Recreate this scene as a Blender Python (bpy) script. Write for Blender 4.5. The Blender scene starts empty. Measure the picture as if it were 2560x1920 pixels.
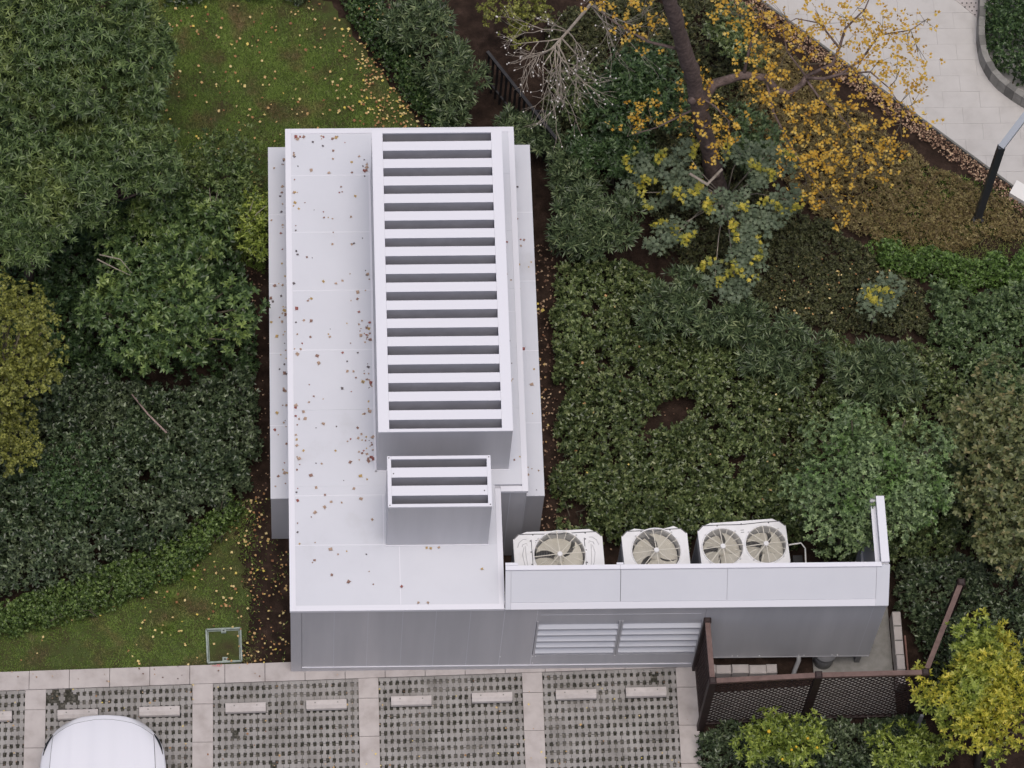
import bpy, math, random
import numpy as np
from mathutils import Vector, Matrix

R = math.radians
random.seed(7)
rng = np.random.default_rng(11)
scene = bpy.context.scene
C = scene.collection

# ------------------------------------------------------------------ camera
cam_d = bpy.data.cameras.new('camera')
cam = bpy.data.objects.new('camera', cam_d); C.objects.link(cam)
cam_d.sensor_width = 36.0
cam_d.lens = 9368.35 / 2560 * 36.0
cam_d.shift_x = 0.18797
cam_d.shift_y = 0.00284
cam_d.clip_start = 0.5; cam_d.clip_end = 2000
rgt = Vector((0.99992, -0.01269, 0.00269)); upv = Vector((0.01024, 0.89957, 0.43666)); fwd = Vector((0.00797, 0.4366, -0.89962))
M = Matrix.Identity(4)
for i in range(3):
    M[i][0] = rgt[i]; M[i][1] = upv[i]; M[i][2] = -fwd[i]
M.translation = Vector((0.01835, -20.85834, 52.82161))
cam.matrix_world = M
scene.camera = cam

# ------------------------------------------------------------------ sky, sun, exposure
SUN_EL, SUN_AZ = R(79), R(170)          # azimuth from +Y, towards +X
world = bpy.data.worlds.new('World'); scene.world = world
world.use_nodes = True
nt = world.node_tree
sky = nt.nodes.new('ShaderNodeTexSky'); sky.sky_type = 'NISHITA'; sky.sun_disc = False
sky.sun_elevation = SUN_EL; sky.sun_rotation = SUN_AZ
sky.air_density = 0.8; sky.dust_density = 6.0; sky.ozone_density = 0.6
bgn = nt.nodes['Background']; bgn.inputs['Strength'].default_value = 0.11
nt.links.new(sky.outputs[0], bgn.inputs['Color'])
sun_d = bpy.data.lights.new('sun', 'SUN'); sun_d.energy = 1.2; sun_d.angle = R(42); sun_d.color = (0.975, 0.975, 0.955)
sun = bpy.data.objects.new('sun', sun_d); C.objects.link(sun)
sdir = Vector((math.sin(SUN_AZ) * math.cos(SUN_EL), math.cos(SUN_AZ) * math.cos(SUN_EL), math.sin(SUN_EL)))
sun.rotation_euler = sdir.to_track_quat('Z', 'Y').to_euler()
sun.location = (0, 0, 80)
scene.view_settings.view_transform = 'Standard'
scene.view_settings.look = 'None'
scene.view_settings.gamma = 1.0
scene.view_settings.use_curve_mapping = False
scene.view_settings.exposure = -0.06
scene.render.engine = 'CYCLES'
scene.cycles.use_denoising = True
scene.cycles.max_bounces = 8

# ------------------------------------------------------------------ materials
def nd(t, kind, **kw):
    n = t.nodes.new(kind)
    for k, v in kw.items(): setattr(n, k, v)
    return n

def ramp(t, stops):
    r = t.nodes.new('ShaderNodeValToRGB')
    while len(r.color_ramp.elements) < len(stops): r.color_ramp.elements.new(0.5)
    for e, (p, c) in zip(r.color_ramp.elements, stops):
        e.position = p; e.color = (c[0], c[1], c[2], 1)
    return r

def mat(name, stops, rough=0.6, scale=3.0, detail=4.0, metal=0.0, spec=0.5, bump=0.0, bscale=60.0, rvar=0.0, distort=0.0, coat=0.0):
    """surface whose own colour wanders between the stops with a world-space noise"""
    m = bpy.data.materials.new(name); m.use_nodes = True
    t = m.node_tree; b = t.nodes['Principled BSDF']
    geo = nd(t, 'ShaderNodeNewGeometry')
    b.inputs['Roughness'].default_value = rough
    b.inputs['Metallic'].default_value = metal
    b.inputs['Specular IOR Level'].default_value = spec
    if coat: b.inputs['Coat Weight'].default_value = coat; b.inputs['Coat Roughness'].default_value = 0.08
    if isinstance(stops, tuple):
        b.inputs['Base Color'].default_value = (*stops, 1)
    else:
        n = nd(t, 'ShaderNodeTexNoise'); n.inputs['Scale'].default_value = scale; n.inputs['Detail'].default_value = detail
        n.inputs['Distortion'].default_value = distort; n.inputs['Roughness'].default_value = 0.6
        t.links.new(geo.outputs['Position'], n.inputs['Vector'])
        r = ramp(t, stops)
        t.links.new(n.outputs['Fac'], r.inputs['Fac']); t.links.new(r.outputs['Color'], b.inputs['Base Color'])
        if rvar:
            mr = nd(t, 'ShaderNodeMapRange'); mr.inputs['To Min'].default_value = rough - rvar; mr.inputs['To Max'].default_value = rough + rvar
            t.links.new(n.outputs['Fac'], mr.inputs['Value']); t.links.new(mr.outputs['Result'], b.inputs['Roughness'])
    if bump:
        n2 = nd(t, 'ShaderNodeTexNoise'); n2.inputs['Scale'].default_value = bscale; n2.inputs['Detail'].default_value = 3
        t.links.new(geo.outputs['Position'], n2.inputs['Vector'])
        bp = nd(t, 'ShaderNodeBump'); bp.inputs['Strength'].default_value = bump; bp.inputs['Distance'].default_value = 0.02
        t.links.new(n2.outputs['Fac'], bp.inputs['Height']); t.links.new(bp.outputs['Normal'], b.inputs['Normal'])
    return m

LEAF_GAIN = 1.35
def leaf_mat(name, stops, rough=0.45, trans=0.25, spec=0.5, patch=None, lo=0.50, hi=1.75):
    """leaf colour from the per-leaf random value; patch mixes in a second ramp by a coarse noise (whole twigs turning)"""
    m = bpy.data.materials.new(name); m.use_nodes = True
    t = m.node_tree; b = t.nodes['Principled BSDF']; out = t.nodes['Material Output']
    a = nd(t, 'ShaderNodeAttribute', attribute_name='rnd')
    up_ = lambda st: [(p, tuple(min(0.8, x * LEAF_GAIN * wb * (lo + (hi - lo) * p)) for x, wb in zip(c, (1.08, 1.0, 0.88)))) for p, c in st]  # gain spread over the random tone mimics leaf highlights and dark gaps
    r = ramp(t, up_(stops)); t.links.new(a.outputs['Fac'], r.inputs['Fac'])
    col = r.outputs['Color']
    if patch:
        r2 = ramp(t, up_(patch['stops'])); t.links.new(a.outputs['Fac'], r2.inputs['Fac'])
        geo = nd(t, 'ShaderNodeNewGeometry')
        n = nd(t, 'ShaderNodeTexNoise'); n.inputs['Scale'].default_value = patch.get('scale', 2.0); n.inputs['Detail'].default_value = 3
        t.links.new(geo.outputs['Position'], n.inputs['Vector'])
        mr = nd(t, 'ShaderNodeMapRange'); mr.inputs['From Min'].default_value = patch.get('lo', 0.45); mr.inputs['From Max'].default_value = patch.get('hi', 0.62)
        t.links.new(n.outputs['Fac'], mr.inputs['Value'])
        mx = nd(t, 'ShaderNodeMix', data_type='RGBA')
        t.links.new(mr.outputs['Result'], mx.inputs[0]); t.links.new(col, mx.inputs[6]); t.links.new(r2.outputs['Color'], mx.inputs[7])
        col = mx.outputs[2]
    t.links.new(col, b.inputs['Base Color'])
    b.inputs['Roughness'].default_value = rough; b.inputs['Specular IOR Level'].default_value = spec
    tr = nd(t, 'ShaderNodeBsdfTranslucent'); t.links.new(col, tr.inputs['Color'])
    ms = nd(t, 'ShaderNodeMixShader'); ms.inputs[0].default_value = trans
    t.links.new(b.outputs[0], ms.inputs[1]); t.links.new(tr.outputs[0], ms.inputs[2]); t.links.new(ms.outputs[0], out.inputs['Surface'])
    return m

def g(v): return (v, v, v)
MT = {}
MT['panel'] = mat('panel', [(0.22, (0.545, 0.55, 0.585)), (0.40, (0.615, 0.625, 0.68)), (0.6, (0.635, 0.645, 0.70)), (0.8, (0.61, 0.62, 0.675))], rough=0.42, scale=1.1, detail=6, rvar=0.08, spec=0.5)
MT['wall'] = mat('wall', [(0.3, (0.48, 0.48, 0.515)), (0.7, (0.56, 0.555, 0.59))], rough=0.38, scale=0.9, metal=0.0, rvar=0.08)
_t = MT['wall'].node_tree
_n = [q for q in _t.nodes if q.bl_idname == 'ShaderNodeTexNoise'][0]; _mp = nd(_t, 'ShaderNodeMapping'); _mp.inputs['Scale'].default_value = (3.2, 3.2, 0.28)
_gp = [q for q in _t.nodes if q.bl_idname == 'ShaderNodeNewGeometry'][0]
_t.links.new(_gp.outputs['Position'], _mp.inputs['Vector']); _t.links.new(_mp.outputs['Vector'], _n.inputs['Vector'])  # tall streaks in the wall colour stand in for soft reflections
MT['trim'] = mat('trim', (0.74, 0.74, 0.80), rough=0.4)
MT['inner'] = mat('inner', [(0.35, (0.46, 0.46, 0.51)), (0.7, (0.54, 0.54, 0.59))], rough=0.55, scale=4)
MT['screw'] = mat('screw', (0.12, 0.12, 0.13), rough=0.4, metal=0.6)
MT['bolt'] = mat('bolt', (0.8, 0.8, 0.82), rough=0.35)
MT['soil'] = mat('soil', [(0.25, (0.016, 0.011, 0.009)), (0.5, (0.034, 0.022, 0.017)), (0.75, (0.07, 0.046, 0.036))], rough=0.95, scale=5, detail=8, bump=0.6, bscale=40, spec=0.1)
MT['lawn'] = mat('lawn', [(0.30, (0.055, 0.042, 0.026)), (0.45, (0.062, 0.066, 0.026)), (0.6, (0.066, 0.090, 0.028)), (0.75, (0.13, 0.11, 0.062))], rough=0.95, scale=2.6, detail=8, bump=0.5, bscale=90, spec=0.1)
MT['slab'] = mat('slab', [(0.25, (0.36, 0.32, 0.305)), (0.5, (0.47, 0.43, 0.42)), (0.75, (0.53, 0.49, 0.475))], rough=0.85, scale=3.5, detail=9, spec=0.25, bump=0.12, bscale=120)
MT['path'] = mat('path', [(0.25, (0.43, 0.41, 0.395)), (0.5, (0.50, 0.48, 0.465)), (0.75, (0.54, 0.52, 0.505))], rough=0.8, scale=2.2, detail=8, spec=0.3)
MT['paver'] = mat('paver', [(0.25, (0.19, 0.18, 0.17)), (0.5, (0.30, 0.285, 0.275)), (0.75, (0.38, 0.365, 0.355))], rough=0.9, scale=2.2, detail=10, spec=0.2, bump=0.2, bscale=150)
MT['fill'] = mat('fill', [(0.35, (0.022, 0.022, 0.018)), (0.52, (0.06, 0.058, 0.048)), (0.70, (0.20, 0.185, 0.165))], rough=0.95, scale=22, detail=6, spec=0.1)
_t = MT['fill'].node_tree
_n = nd(_t, 'ShaderNodeTexNoise'); _n.inputs['Scale'].default_value = 1.4; _n.inputs['Detail'].default_value = 3
_g = nd(_t, 'ShaderNodeNewGeometry'); _t.links.new(_g.outputs['Position'], _n.inputs['Vector'])
_mr = nd(_t, 'ShaderNodeMapRange'); _mr.inputs['From Min'].default_value = 0.50; _mr.inputs['From Max'].default_value = 0.78
_t.links.new(_n.outputs['Fac'], _mr.inputs['Value'])
_mx = nd(_t, 'ShaderNodeMix', data_type='RGBA'); _src = _t.nodes['Principled BSDF'].inputs['Base Color'].links[0].from_socket
_t.links.new(_mr.outputs['Result'], _mx.inputs[0]); _t.links.new(_src, _mx.inputs[6]); _mx.inputs[7].default_value = (0.24, 0.225, 0.21, 1)
_t.links.new(_mx.outputs[2], _t.nodes['Principled BSDF'].inputs['Base Color'])
MT['stop'] = mat('stop', [(0.25, (0.44, 0.40, 0.385)), (0.6, (0.55, 0.51, 0.50)), (0.8, (0.60, 0.56, 0.55))], rough=0.85, scale=6, detail=8, spec=0.25, bump=0.12, bscale=120)
MT['granite'] = mat('granite', [(0.3, (0.20, 0.195, 0.18)), (0.7, (0.30, 0.29, 0.275))], rough=0.85, scale=8, detail=8)
MT['granite_dark'] = mat('granite_dark', [(0.3, (0.12, 0.118, 0.11)), (0.7, (0.18, 0.175, 0.165))], rough=0.85, scale=8, detail=8)
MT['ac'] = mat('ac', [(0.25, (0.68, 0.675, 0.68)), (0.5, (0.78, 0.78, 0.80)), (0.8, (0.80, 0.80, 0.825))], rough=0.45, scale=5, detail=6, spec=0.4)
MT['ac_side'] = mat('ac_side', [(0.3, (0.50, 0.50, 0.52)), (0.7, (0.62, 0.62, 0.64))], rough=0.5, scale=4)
MT['blade'] = mat('blade', [(0.3, (0.56, 0.53, 0.45)), (0.7, (0.64, 0.61, 0.53))], rough=0.5, scale=8)
MT['spoke'] = mat('spoke', (0.66, 0.63, 0.56), rough=0.5)
MT['wire'] = mat('wire', (0.45, 0.44, 0.42), rough=0.5)
MT['cavity'] = mat('cavity', (0.16, 0.155, 0.16), rough=0.7)
MT['coil'] = mat('coil', (0.10, 0.105, 0.12), rough=0.5, metal=0.5)
MT['black'] = mat('black', (0.012, 0.012, 0.014), rough=0.45)
MT['iron'] = mat('iron', [(0.3, (0.012, 0.012, 0.015)), (0.7, (0.03, 0.028, 0.03))], rough=0.5, scale=9)
MT['lamp'] = mat('lamp', (0.055, 0.06, 0.072), rough=0.42, metal=0.3)
MT['lamp_skylit'] = mat('lamp_skylit', (0.30, 0.33, 0.38), rough=0.4, metal=0.3)  # lamp metal made lighter: sky light on the arm's top painted in
MT['wood'] = mat('wood', [(0.3, (0.016, 0.008, 0.008)), (0.55, (0.028, 0.014, 0.013)), (0.8, (0.05, 0.028, 0.025))], rough=0.6, scale=9, detail=7)
MT['rail'] = mat('rail', [(0.3, (0.10, 0.058, 0.05)), (0.7, (0.17, 0.105, 0.092))], rough=0.6, scale=9, detail=7)
MT['bark'] = mat('bark', [(0.3, (0.09, 0.066, 0.06)), (0.55, (0.16, 0.118, 0.108)), (0.8, (0.26, 0.20, 0.185))], rough=0.9, scale=14, detail=8, bump=0.8, bscale=30, spec=0.15)
MT['twig'] = mat('twig', [(0.3, (0.22, 0.185, 0.15)), (0.7, (0.40, 0.35, 0.30))], rough=0.85, scale=8)
MT['stem'] = mat('stem', [(0.3, (0.06, 0.05, 0.035)), (0.7, (0.14, 0.12, 0.085))], rough=0.85, scale=8)
MT['cane'] = mat('cane', (0.30, 0.22, 0.20), rough=0.7)
MT['frame_green'] = mat('frame_green', [(0.3, (0.19, 0.23, 0.205)), (0.6, (0.33, 0.38, 0.345)), (0.8, (0.42, 0.46, 0.43))], rough=0.6, scale=14, detail=6)
MT['car'] = mat('car', (0.80, 0.80, 0.86), rough=0.22, spec=0.5, coat=0.6)
MT['car_crease'] = mat('car_crease', (0.70, 0.70, 0.76), rough=0.3)
MT['glass'] = mat('glass', (0.01, 0.012, 0.015), rough=0.05, spec=0.8)
MT['rubber'] = mat('rubber', (0.03, 0.03, 0.03), rough=0.8)
MT['pipe'] = mat('pipe', (0.16, 0.16, 0.17), rough=0.5)
MT['pipe_grey'] = mat('pipe_grey', (0.36, 0.36, 0.37), rough=0.5)
MT['red'] = mat('red', (0.62, 0.16, 0.17), rough=0.8)
MT['white'] = mat('white', (0.75, 0.74, 0.72), rough=0.7)
MT['fruit'] = mat('fruit', [(0.3, (0.62, 0.36, 0.02)), (0.7, (0.66, 0.48, 0.03))], rough=0.5, scale=6)
MT['berry'] = mat('berry', (0.70, 0.66, 0.63), rough=0.7)
MT['terracotta'] = mat('terracotta', (0.22, 0.12, 0.10), rough=0.9)

LM = {}
def greens(*cs): 
    n = len(cs); return [(i / max(1, n - 1), c) for i, c in enumerate(cs)]
LM['whorl'] = leaf_mat('leaf_whorl', greens((0.020, 0.040, 0.016), (0.040, 0.072, 0.026), (0.062, 0.102, 0.038), (0.10, 0.145, 0.058)), rough=0.42,
                      patch=dict(stops=greens((0.035, 0.06, 0.018), (0.075, 0.11, 0.034), (0.12, 0.16, 0.055)), scale=1.3, lo=0.50, hi=0.66))
LM['pale'] = leaf_mat('leaf_pale', greens((0.05, 0.085, 0.03), (0.085, 0.135, 0.05), (0.13, 0.18, 0.07)), rough=0.5)
LM['glossy'] = leaf_mat('leaf_glossy', greens((0.022, 0.048, 0.020), (0.040, 0.078, 0.030), (0.062, 0.105, 0.040), (0.10, 0.15, 0.05)), rough=0.36,
                       patch=dict(stops=greens((0.06, 0.11, 0.03), (0.11, 0.17, 0.05), (0.15, 0.20, 0.07)), scale=1.6, lo=0.52, hi=0.66))
LM['dark'] = leaf_mat('leaf_dark', greens((0.016, 0.030, 0.017), (0.028, 0.048, 0.026), (0.042, 0.066, 0.035), (0.075, 0.10, 0.06)), rough=0.30, trans=0.15, patch=dict(stops=greens((0.02, 0.034, 0.024), (0.05, 0.072, 0.042), (0.085, 0.115, 0.07)), scale=1.1, lo=0.48, hi=0.62))
LM['box'] = leaf_mat('leaf_box', greens((0.024, 0.050, 0.014), (0.044, 0.080, 0.022), (0.066, 0.112, 0.032), (0.11, 0.16, 0.055)), rough=0.4)
LM['smallhedge'] = leaf_mat('leaf_smallhedge', greens((0.014, 0.034, 0.012), (0.026, 0.055, 0.020), (0.045, 0.085, 0.03), (0.10, 0.14, 0.06)), rough=0.36)
LM['oleander'] = leaf_mat('leaf_oleander', greens((0.022, 0.042, 0.024), (0.042, 0.068, 0.036), (0.066, 0.10, 0.052), (0.12, 0.15, 0.085)), rough=0.38, trans=0.15)
LM['camphor'] = leaf_mat('leaf_camphor', greens((0.018, 0.040, 0.018), (0.034, 0.066, 0.028), (0.055, 0.095, 0.038)), rough=0.36)
LM['photinia'] = leaf_mat('leaf_photinia', greens((0.022, 0.040, 0.016), (0.042, 0.066, 0.026), (0.065, 0.092, 0.036), (0.11, 0.13, 0.07)), rough=0.33, trans=0.15, patch=dict(stops=greens((0.024, 0.046, 0.02), (0.054, 0.084, 0.034), (0.085, 0.12, 0.048), (0.12, 0.15, 0.075)), scale=0.9, lo=0.45, hi=0.60))
LM['greygreen'] = leaf_mat('leaf_greygreen', greens((0.060, 0.105, 0.052), (0.10, 0.158, 0.078), (0.14, 0.20, 0.10)), rough=0.42,
                           patch=dict(stops=greens((0.04, 0.085, 0.028), (0.07, 0.13, 0.04)), scale=1.5, lo=0.5, hi=0.65))
LM['midgreen'] = leaf_mat('leaf_midgreen', greens((0.036, 0.070, 0.030), (0.062, 0.105, 0.048), (0.10, 0.145, 0.07)), rough=0.38)
LM['bright'] = leaf_mat('leaf_bright', greens((0.035, 0.075, 0.018), (0.06, 0.115, 0.028), (0.09, 0.155, 0.045)), rough=0.45)
LM['russet'] = leaf_mat('leaf_russet', greens((0.055, 0.080, 0.036), (0.082, 0.108, 0.050), (0.105, 0.125, 0.058), (0.125, 0.108, 0.062)), rough=0.45)
LM['yellowmaple'] = leaf_mat('leaf_yellowmaple', greens((0.38, 0.20, 0.02), (0.46, 0.29, 0.035), (0.52, 0.37, 0.07), (0.50, 0.41, 0.15)), rough=0.55, trans=0.35, lo=0.80, hi=1.15)
LM['olivestar'] = leaf_mat('leaf_olivestar', greens((0.07, 0.088, 0.018), (0.115, 0.135, 0.03), (0.16, 0.175, 0.045)), rough=0.5, trans=0.3)
LM['yellowgreen'] = leaf_mat('leaf_yellowgreen', greens((0.12, 0.16, 0.018), (0.22, 0.25, 0.03), (0.34, 0.34, 0.05), (0.40, 0.36, 0.06)), rough=0.45, trans=0.3, lo=0.75, hi=1.3,
                             patch=dict(stops=greens((0.08, 0.13, 0.02), (0.16, 0.22, 0.04), (0.24, 0.30, 0.07)), scale=1.4, lo=0.45, hi=0.6))
LM['citrus'] = leaf_mat('leaf_citrus', greens((0.06, 0.10, 0.018), (0.11, 0.16, 0.03), (0.20, 0.25, 0.06)), rough=0.36)
LM['bluegreen'] = leaf_mat('leaf_bluegreen', greens((0.070, 0.105, 0.072), (0.092, 0.132, 0.090), (0.115, 0.155, 0.105)), rough=0.6, trans=0.2, lo=0.75, hi=1.05)
LM['yellowtip'] = leaf_mat('leaf_yellowtip', greens((0.16, 0.20, 0.04), (0.30, 0.30, 0.05), (0.42, 0.36, 0.05)), rough=0.55, trans=0.3, lo=0.8, hi=1.1)
LM['autumnlow'] = leaf_mat('leaf_autumnlow', greens((0.085, 0.062, 0.034), (0.13, 0.10, 0.05), (0.155, 0.14, 0.06), (0.21, 0.185, 0.10)), rough=0.6, lo=0.7, hi=1.4)
LM['darklow'] = leaf_mat('leaf_darklow', greens((0.022, 0.026, 0.014), (0.04, 0.046, 0.022), (0.06, 0.075, 0.034), (0.08, 0.075, 0.04)), rough=0.6)
LM['litter'] = leaf_mat('leaf_litter', greens((0.22, 0.10, 0.05), (0.38, 0.22, 0.10), (0.45, 0.33, 0.16), (0.50, 0.44, 0.24), (0.48, 0.40, 0.08)), rough=0.7, trans=0.1, lo=0.75, hi=1.05)
LM['litterbrown'] = leaf_mat('leaf_litterbrown', greens((0.055, 0.030, 0.024), (0.12, 0.07, 0.05), (0.22, 0.15, 0.11), (0.36, 0.28, 0.21)), rough=0.8, trans=0.05, lo=0.75, hi=1.1)
LM['grass'] = leaf_mat('leaf_grass', greens((0.056, 0.098, 0.018), (0.086, 0.145, 0.028), (0.12, 0.178, 0.045)), rough=0.6, trans=0.25, lo=0.75, hi=1.5,
                       patch=dict(stops=greens((0.06, 0.052, 0.022), (0.10, 0.088, 0.04), (0.14, 0.115, 0.06)), scale=1.6, lo=0.52, hi=0.66))
for k, c in {'tan': (0.46, 0.33, 0.25), 'brown': (0.30, 0.18, 0.145), 'dark_leaf': (0.15, 0.13, 0.14), 'red_leaf': (0.32, 0.11, 0.095), 'gold_leaf': (0.52, 0.36, 0.15)}.items():
    MT[k] = mat(k, [(0.3, tuple(x * 0.75 for x in c)), (0.7, c)], rough=0.7, scale=40)

# ------------------------------------------------------------------ mesh helpers
class MB:
    def __init__(s): s.v = []; s.f = []
    def add(s, vs, fs):
        n = len(s.v); s.v += [tuple(p) for p in vs]; s.f += [tuple(i + n for i in f) for f in fs]; return s
    def box(s, x0, x1, y0, y1, z0, z1, ch=0.0):
        if ch:
            vs = []
            for z, d in ((z0, 0), (z1 - ch, 0), (z1, ch)):
                vs += [(x0 + d, y0 + d, z), (x1 - d, y0 + d, z), (x1 - d, y1 - d, z), (x0 + d, y1 - d, z)]
            fs = [(3, 2, 1, 0), (8, 9, 10, 11)]
            for k in (0, 4):
                for i in range(4): fs.append((k + i, k + (i + 1) % 4, k + 4 + (i + 1) % 4, k + 4 + i))
            return s.add(vs, fs)
        vs = [(x0, y0, z0), (x1, y0, z0), (x1, y1, z0), (x0, y1, z0), (x0, y0, z1), (x1, y0, z1), (x1, y1, z1), (x0, y1, z1)]
        return s.add(vs, [(3, 2, 1, 0), (4, 5, 6, 7), (0, 1, 5, 4), (1, 2, 6, 5), (2, 3, 7, 6), (3, 0, 4, 7)])
    def prism(s, poly, z0, z1, ch=0.0):
        n = len(poly); vs = [(p[0], p[1], z0) for p in poly] + [(p[0], p[1], z1) for p in poly]
        return s.add(vs, [tuple(range(n - 1, -1, -1)), tuple(range(n, 2 * n))] + [(i, (i + 1) % n, n + (i + 1) % n, n + i) for i in range(n)])
    def extrude_x(s, prof, x0, x1):
        """closed (y,z) profile, counter-clockwise seen from +x, swept along x"""
        n = len(prof); vs = [(x0, p[0], p[1]) for p in prof] + [(x1, p[0], p[1]) for p in prof]
        return s.add(vs, [tuple(range(n - 1, -1, -1)), tuple(range(n, 2 * n))] + [(i, (i + 1) % n, n + (i + 1) % n, n + i) for i in range(n)])
    def tube(s, pts, rad, seg=8, cap=True):
        pts = [Vector(p) for p in pts]; n = len(pts)
        if not isinstance(rad, (list, tuple)): rad = [rad] * n
        vs = []; prev = None
        for i, p in enumerate(pts):
            d = (pts[min(i + 1, n - 1)] - pts[max(i - 1, 0)])
            d = d.normalized() if d.length > 1e-9 else Vector((0, 0, 1))
            if prev is None:
                a = d.cross(Vector((0, 0, 1)) if abs(d.z) < 0.9 else Vector((1, 0, 0))).normalized()
            else:
                a = (prev - d * prev.dot(d)).normalized()
            prev = a; b = d.cross(a)
            for k in range(seg):
                t = 2 * math.pi * k / seg
                vs.append(p + (a * math.cos(t) + b * math.sin(t)) * rad[i])
        fs = []
        for i in range(n - 1):
            for k in range(seg):
                k2 = (k + 1) % seg
                fs.append((i * seg + k, i * seg + k2, (i + 1) * seg + k2, (i + 1) * seg + k))
        if cap: fs += [tuple(range(seg - 1, -1, -1)), tuple(range((n - 1) * seg, n * seg))]
        return s.add(vs, fs)
    def bar(s, a, b, w, h):
        """rectangular bar from a to b, w sideways, h along its upper normal"""
        a, b = Vector(a), Vector(b); d = (b - a).normalized()
        sd = d.cross(Vector((0, 0, 1))); sd = sd.normalized() if sd.length > 1e-6 else Vector((1, 0, 0))
        u = sd.cross(d).normalized()
        vs = []
        for p in (a, b):
            for i, j in ((-1, -1), (1, -1), (1, 1), (-1, 1)): vs.append(p + sd * (i * w / 2) + u * (j * h / 2))
        return s.add(vs, [(0, 1, 2, 3), (7, 6, 5, 4), (0, 4, 5, 1), (1, 5, 6, 2), (2, 6, 7, 3), (3, 7, 4, 0)])
    def mesh(s, name):
        me = bpy.data.meshes.new(name); me.from_pydata(s.v, [], s.f); me.update(); return me
    def build(s, name, m, parent=None, smooth=False):
        me = s.mesh(name); me.materials.append(m)
        if smooth: me.polygons.foreach_set('use_smooth', [True] * len(me.polygons))
        return link(name, me, parent)

def link(name, me, parent=None):
    o = bpy.data.objects.new(name, me); C.objects.link(o)
    if parent: o.parent = parent; o.matrix_parent_inverse = Matrix.Translation(-parent.location) if parent.type == 'EMPTY' and parent.parent is None else Matrix.Identity(4)
    return o

def thing(name, label, cat, loc=(0, 0, 0), group=None):
    o = bpy.data.objects.new(name, None); C.objects.link(o); o.location = loc; o.empty_display_size = 0.2
    return tag(o, label, cat, group)

def tag(o, label, cat, group=None, kind=None):
    o['label'] = label; o['category'] = cat
    if group: o['group'] = group
    if kind: o['kind'] = kind
    return o

def struct(o, label=None, kind='structure'):
    o['kind'] = kind
    if label: o['label'] = label
    return o

def clip(poly, a, b, c):
    """keep the side a*x+b*y<=c"""
    out = []
    for i, p in enumerate(poly):
        q = poly[(i + 1) % len(poly)]
        dp, dq = a * p[0] + b * p[1] - c, a * q[0] + b * q[1] - c
        if dp <= 0: out.append(p)
        if dp * dq < 0:
            t = dp / (dp - dq); out.append((p[0] + (q[0] - p[0]) * t, p[1] + (q[1] - p[1]) * t))
    return out

# ------------------------------------------------------------------ leaves
def unit(a): return a / np.maximum(np.linalg.norm(a, axis=1, keepdims=True), 1e-9)
OVAL_V = np.array([(0, 0, 0), (0.30, 0.44, 0.10), (0.68, 0.40, 0.08), (1, 0, -0.05), (0.68, -0.40, 0.08), (0.30, -0.44, 0.10)])
OVAL_F = [(0, 3, 2, 1), (0, 5, 4, 3)]
DIA_V = np.array([(0, 0, 0), (0.5, 0.5, 0.1), (1, 0, 0), (0.5, -0.5, 0.1)]); DIA_F = [(0, 2, 1), (0, 3, 2)]
BLADE_V = np.array([(0, 0.5, 0), (0, -0.5, 0), (1, 0, 0)]); BLADE_F = [(0, 1, 2)]
_st = [(0.0, 0.0)]
for a_, r_ in ((-130, .34), (-95, .62), (-70, .40), (-45, .85), (-22, .48), (0, 1.0), (22, .48), (45, .85), (70, .40), (95, .62), (130, .34)):
    _st.append((0.35 + 0.65 * r_ * math.cos(R(a_)) , 0.65 * r_ * math.sin(R(a_))))
STAR_V = np.array([(x, y, 0.06 * math.cos(9 * y)) for x, y in _st]); STAR_V[0] = (0.22, 0, 0)
STAR_F = [(0, i, i + 1) for i in range(1, 11)]
SQ_V = np.array([(0, -0.08, 0.0), (0.45, -0.55, 0.22), (1.0, -0.05, 0.05), (0.55, 0.5, 0.18), (0.5, 0, -0.03)]); SQ_F = [(4, 0, 1), (4, 1, 2), (4, 2, 3), (4, 3, 0)]
TPL = {'oval': (OVAL_V, OVAL_F), 'dia': (DIA_V, DIA_F), 'blade': (BLADE_V, BLADE_F), 'star': (STAR_V, STAR_F), 'sq': (SQ_V, SQ_F)}

def leaves(name, P, Dn, Nn, L, W, m, parent=None, tpl='oval', rnd=None):
    V, F = TPL[tpl]
    n = len(P); Dn = unit(Dn); Sd = unit(np.cross(Nn, Dn)); Up = np.cross(Dn, Sd)
    vv = (P[:, None, :] + Dn[:, None, :] * (V[None, :, 0:1] * L[:, None, None]) + Sd[:, None, :] * (V[None, :, 1:2] * W[:, None, None])
          + Up[:, None, :] * (V[None, :, 2:3] * W[:, None, None]))
    k = len(V); me = bpy.data.meshes.new(name)
    me.vertices.add(n * k); me.vertices.foreach_set('co', vv.reshape(-1).astype(np.float32))
    fl = np.concatenate([np.array(f) for f in F]); sz = np.array([len(f) for f in F])
    li = (np.arange(n)[:, None] * k + fl[None, :]).reshape(-1).astype(np.int32)
    st1 = np.concatenate([[0], np.cumsum(sz)[:-1]])
    st = (np.arange(n)[:, None] * sz.sum() + st1[None, :]).reshape(-1).astype(np.int32)
    me.loops.add(len(li)); me.loops.foreach_set('vertex_index', li)
    me.polygons.add(len(st)); me.polygons.foreach_set('loop_start', st)
    me.update(calc_edges=True)
    if rnd is None: rnd = rng.random(n)
    at = me.attributes.new('rnd', 'FLOAT', 'POINT'); at.data.foreach_set('value', np.repeat(rnd, k).astype(np.float32))
    me.materials.append(m)
    return link(name, me, parent)

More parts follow.
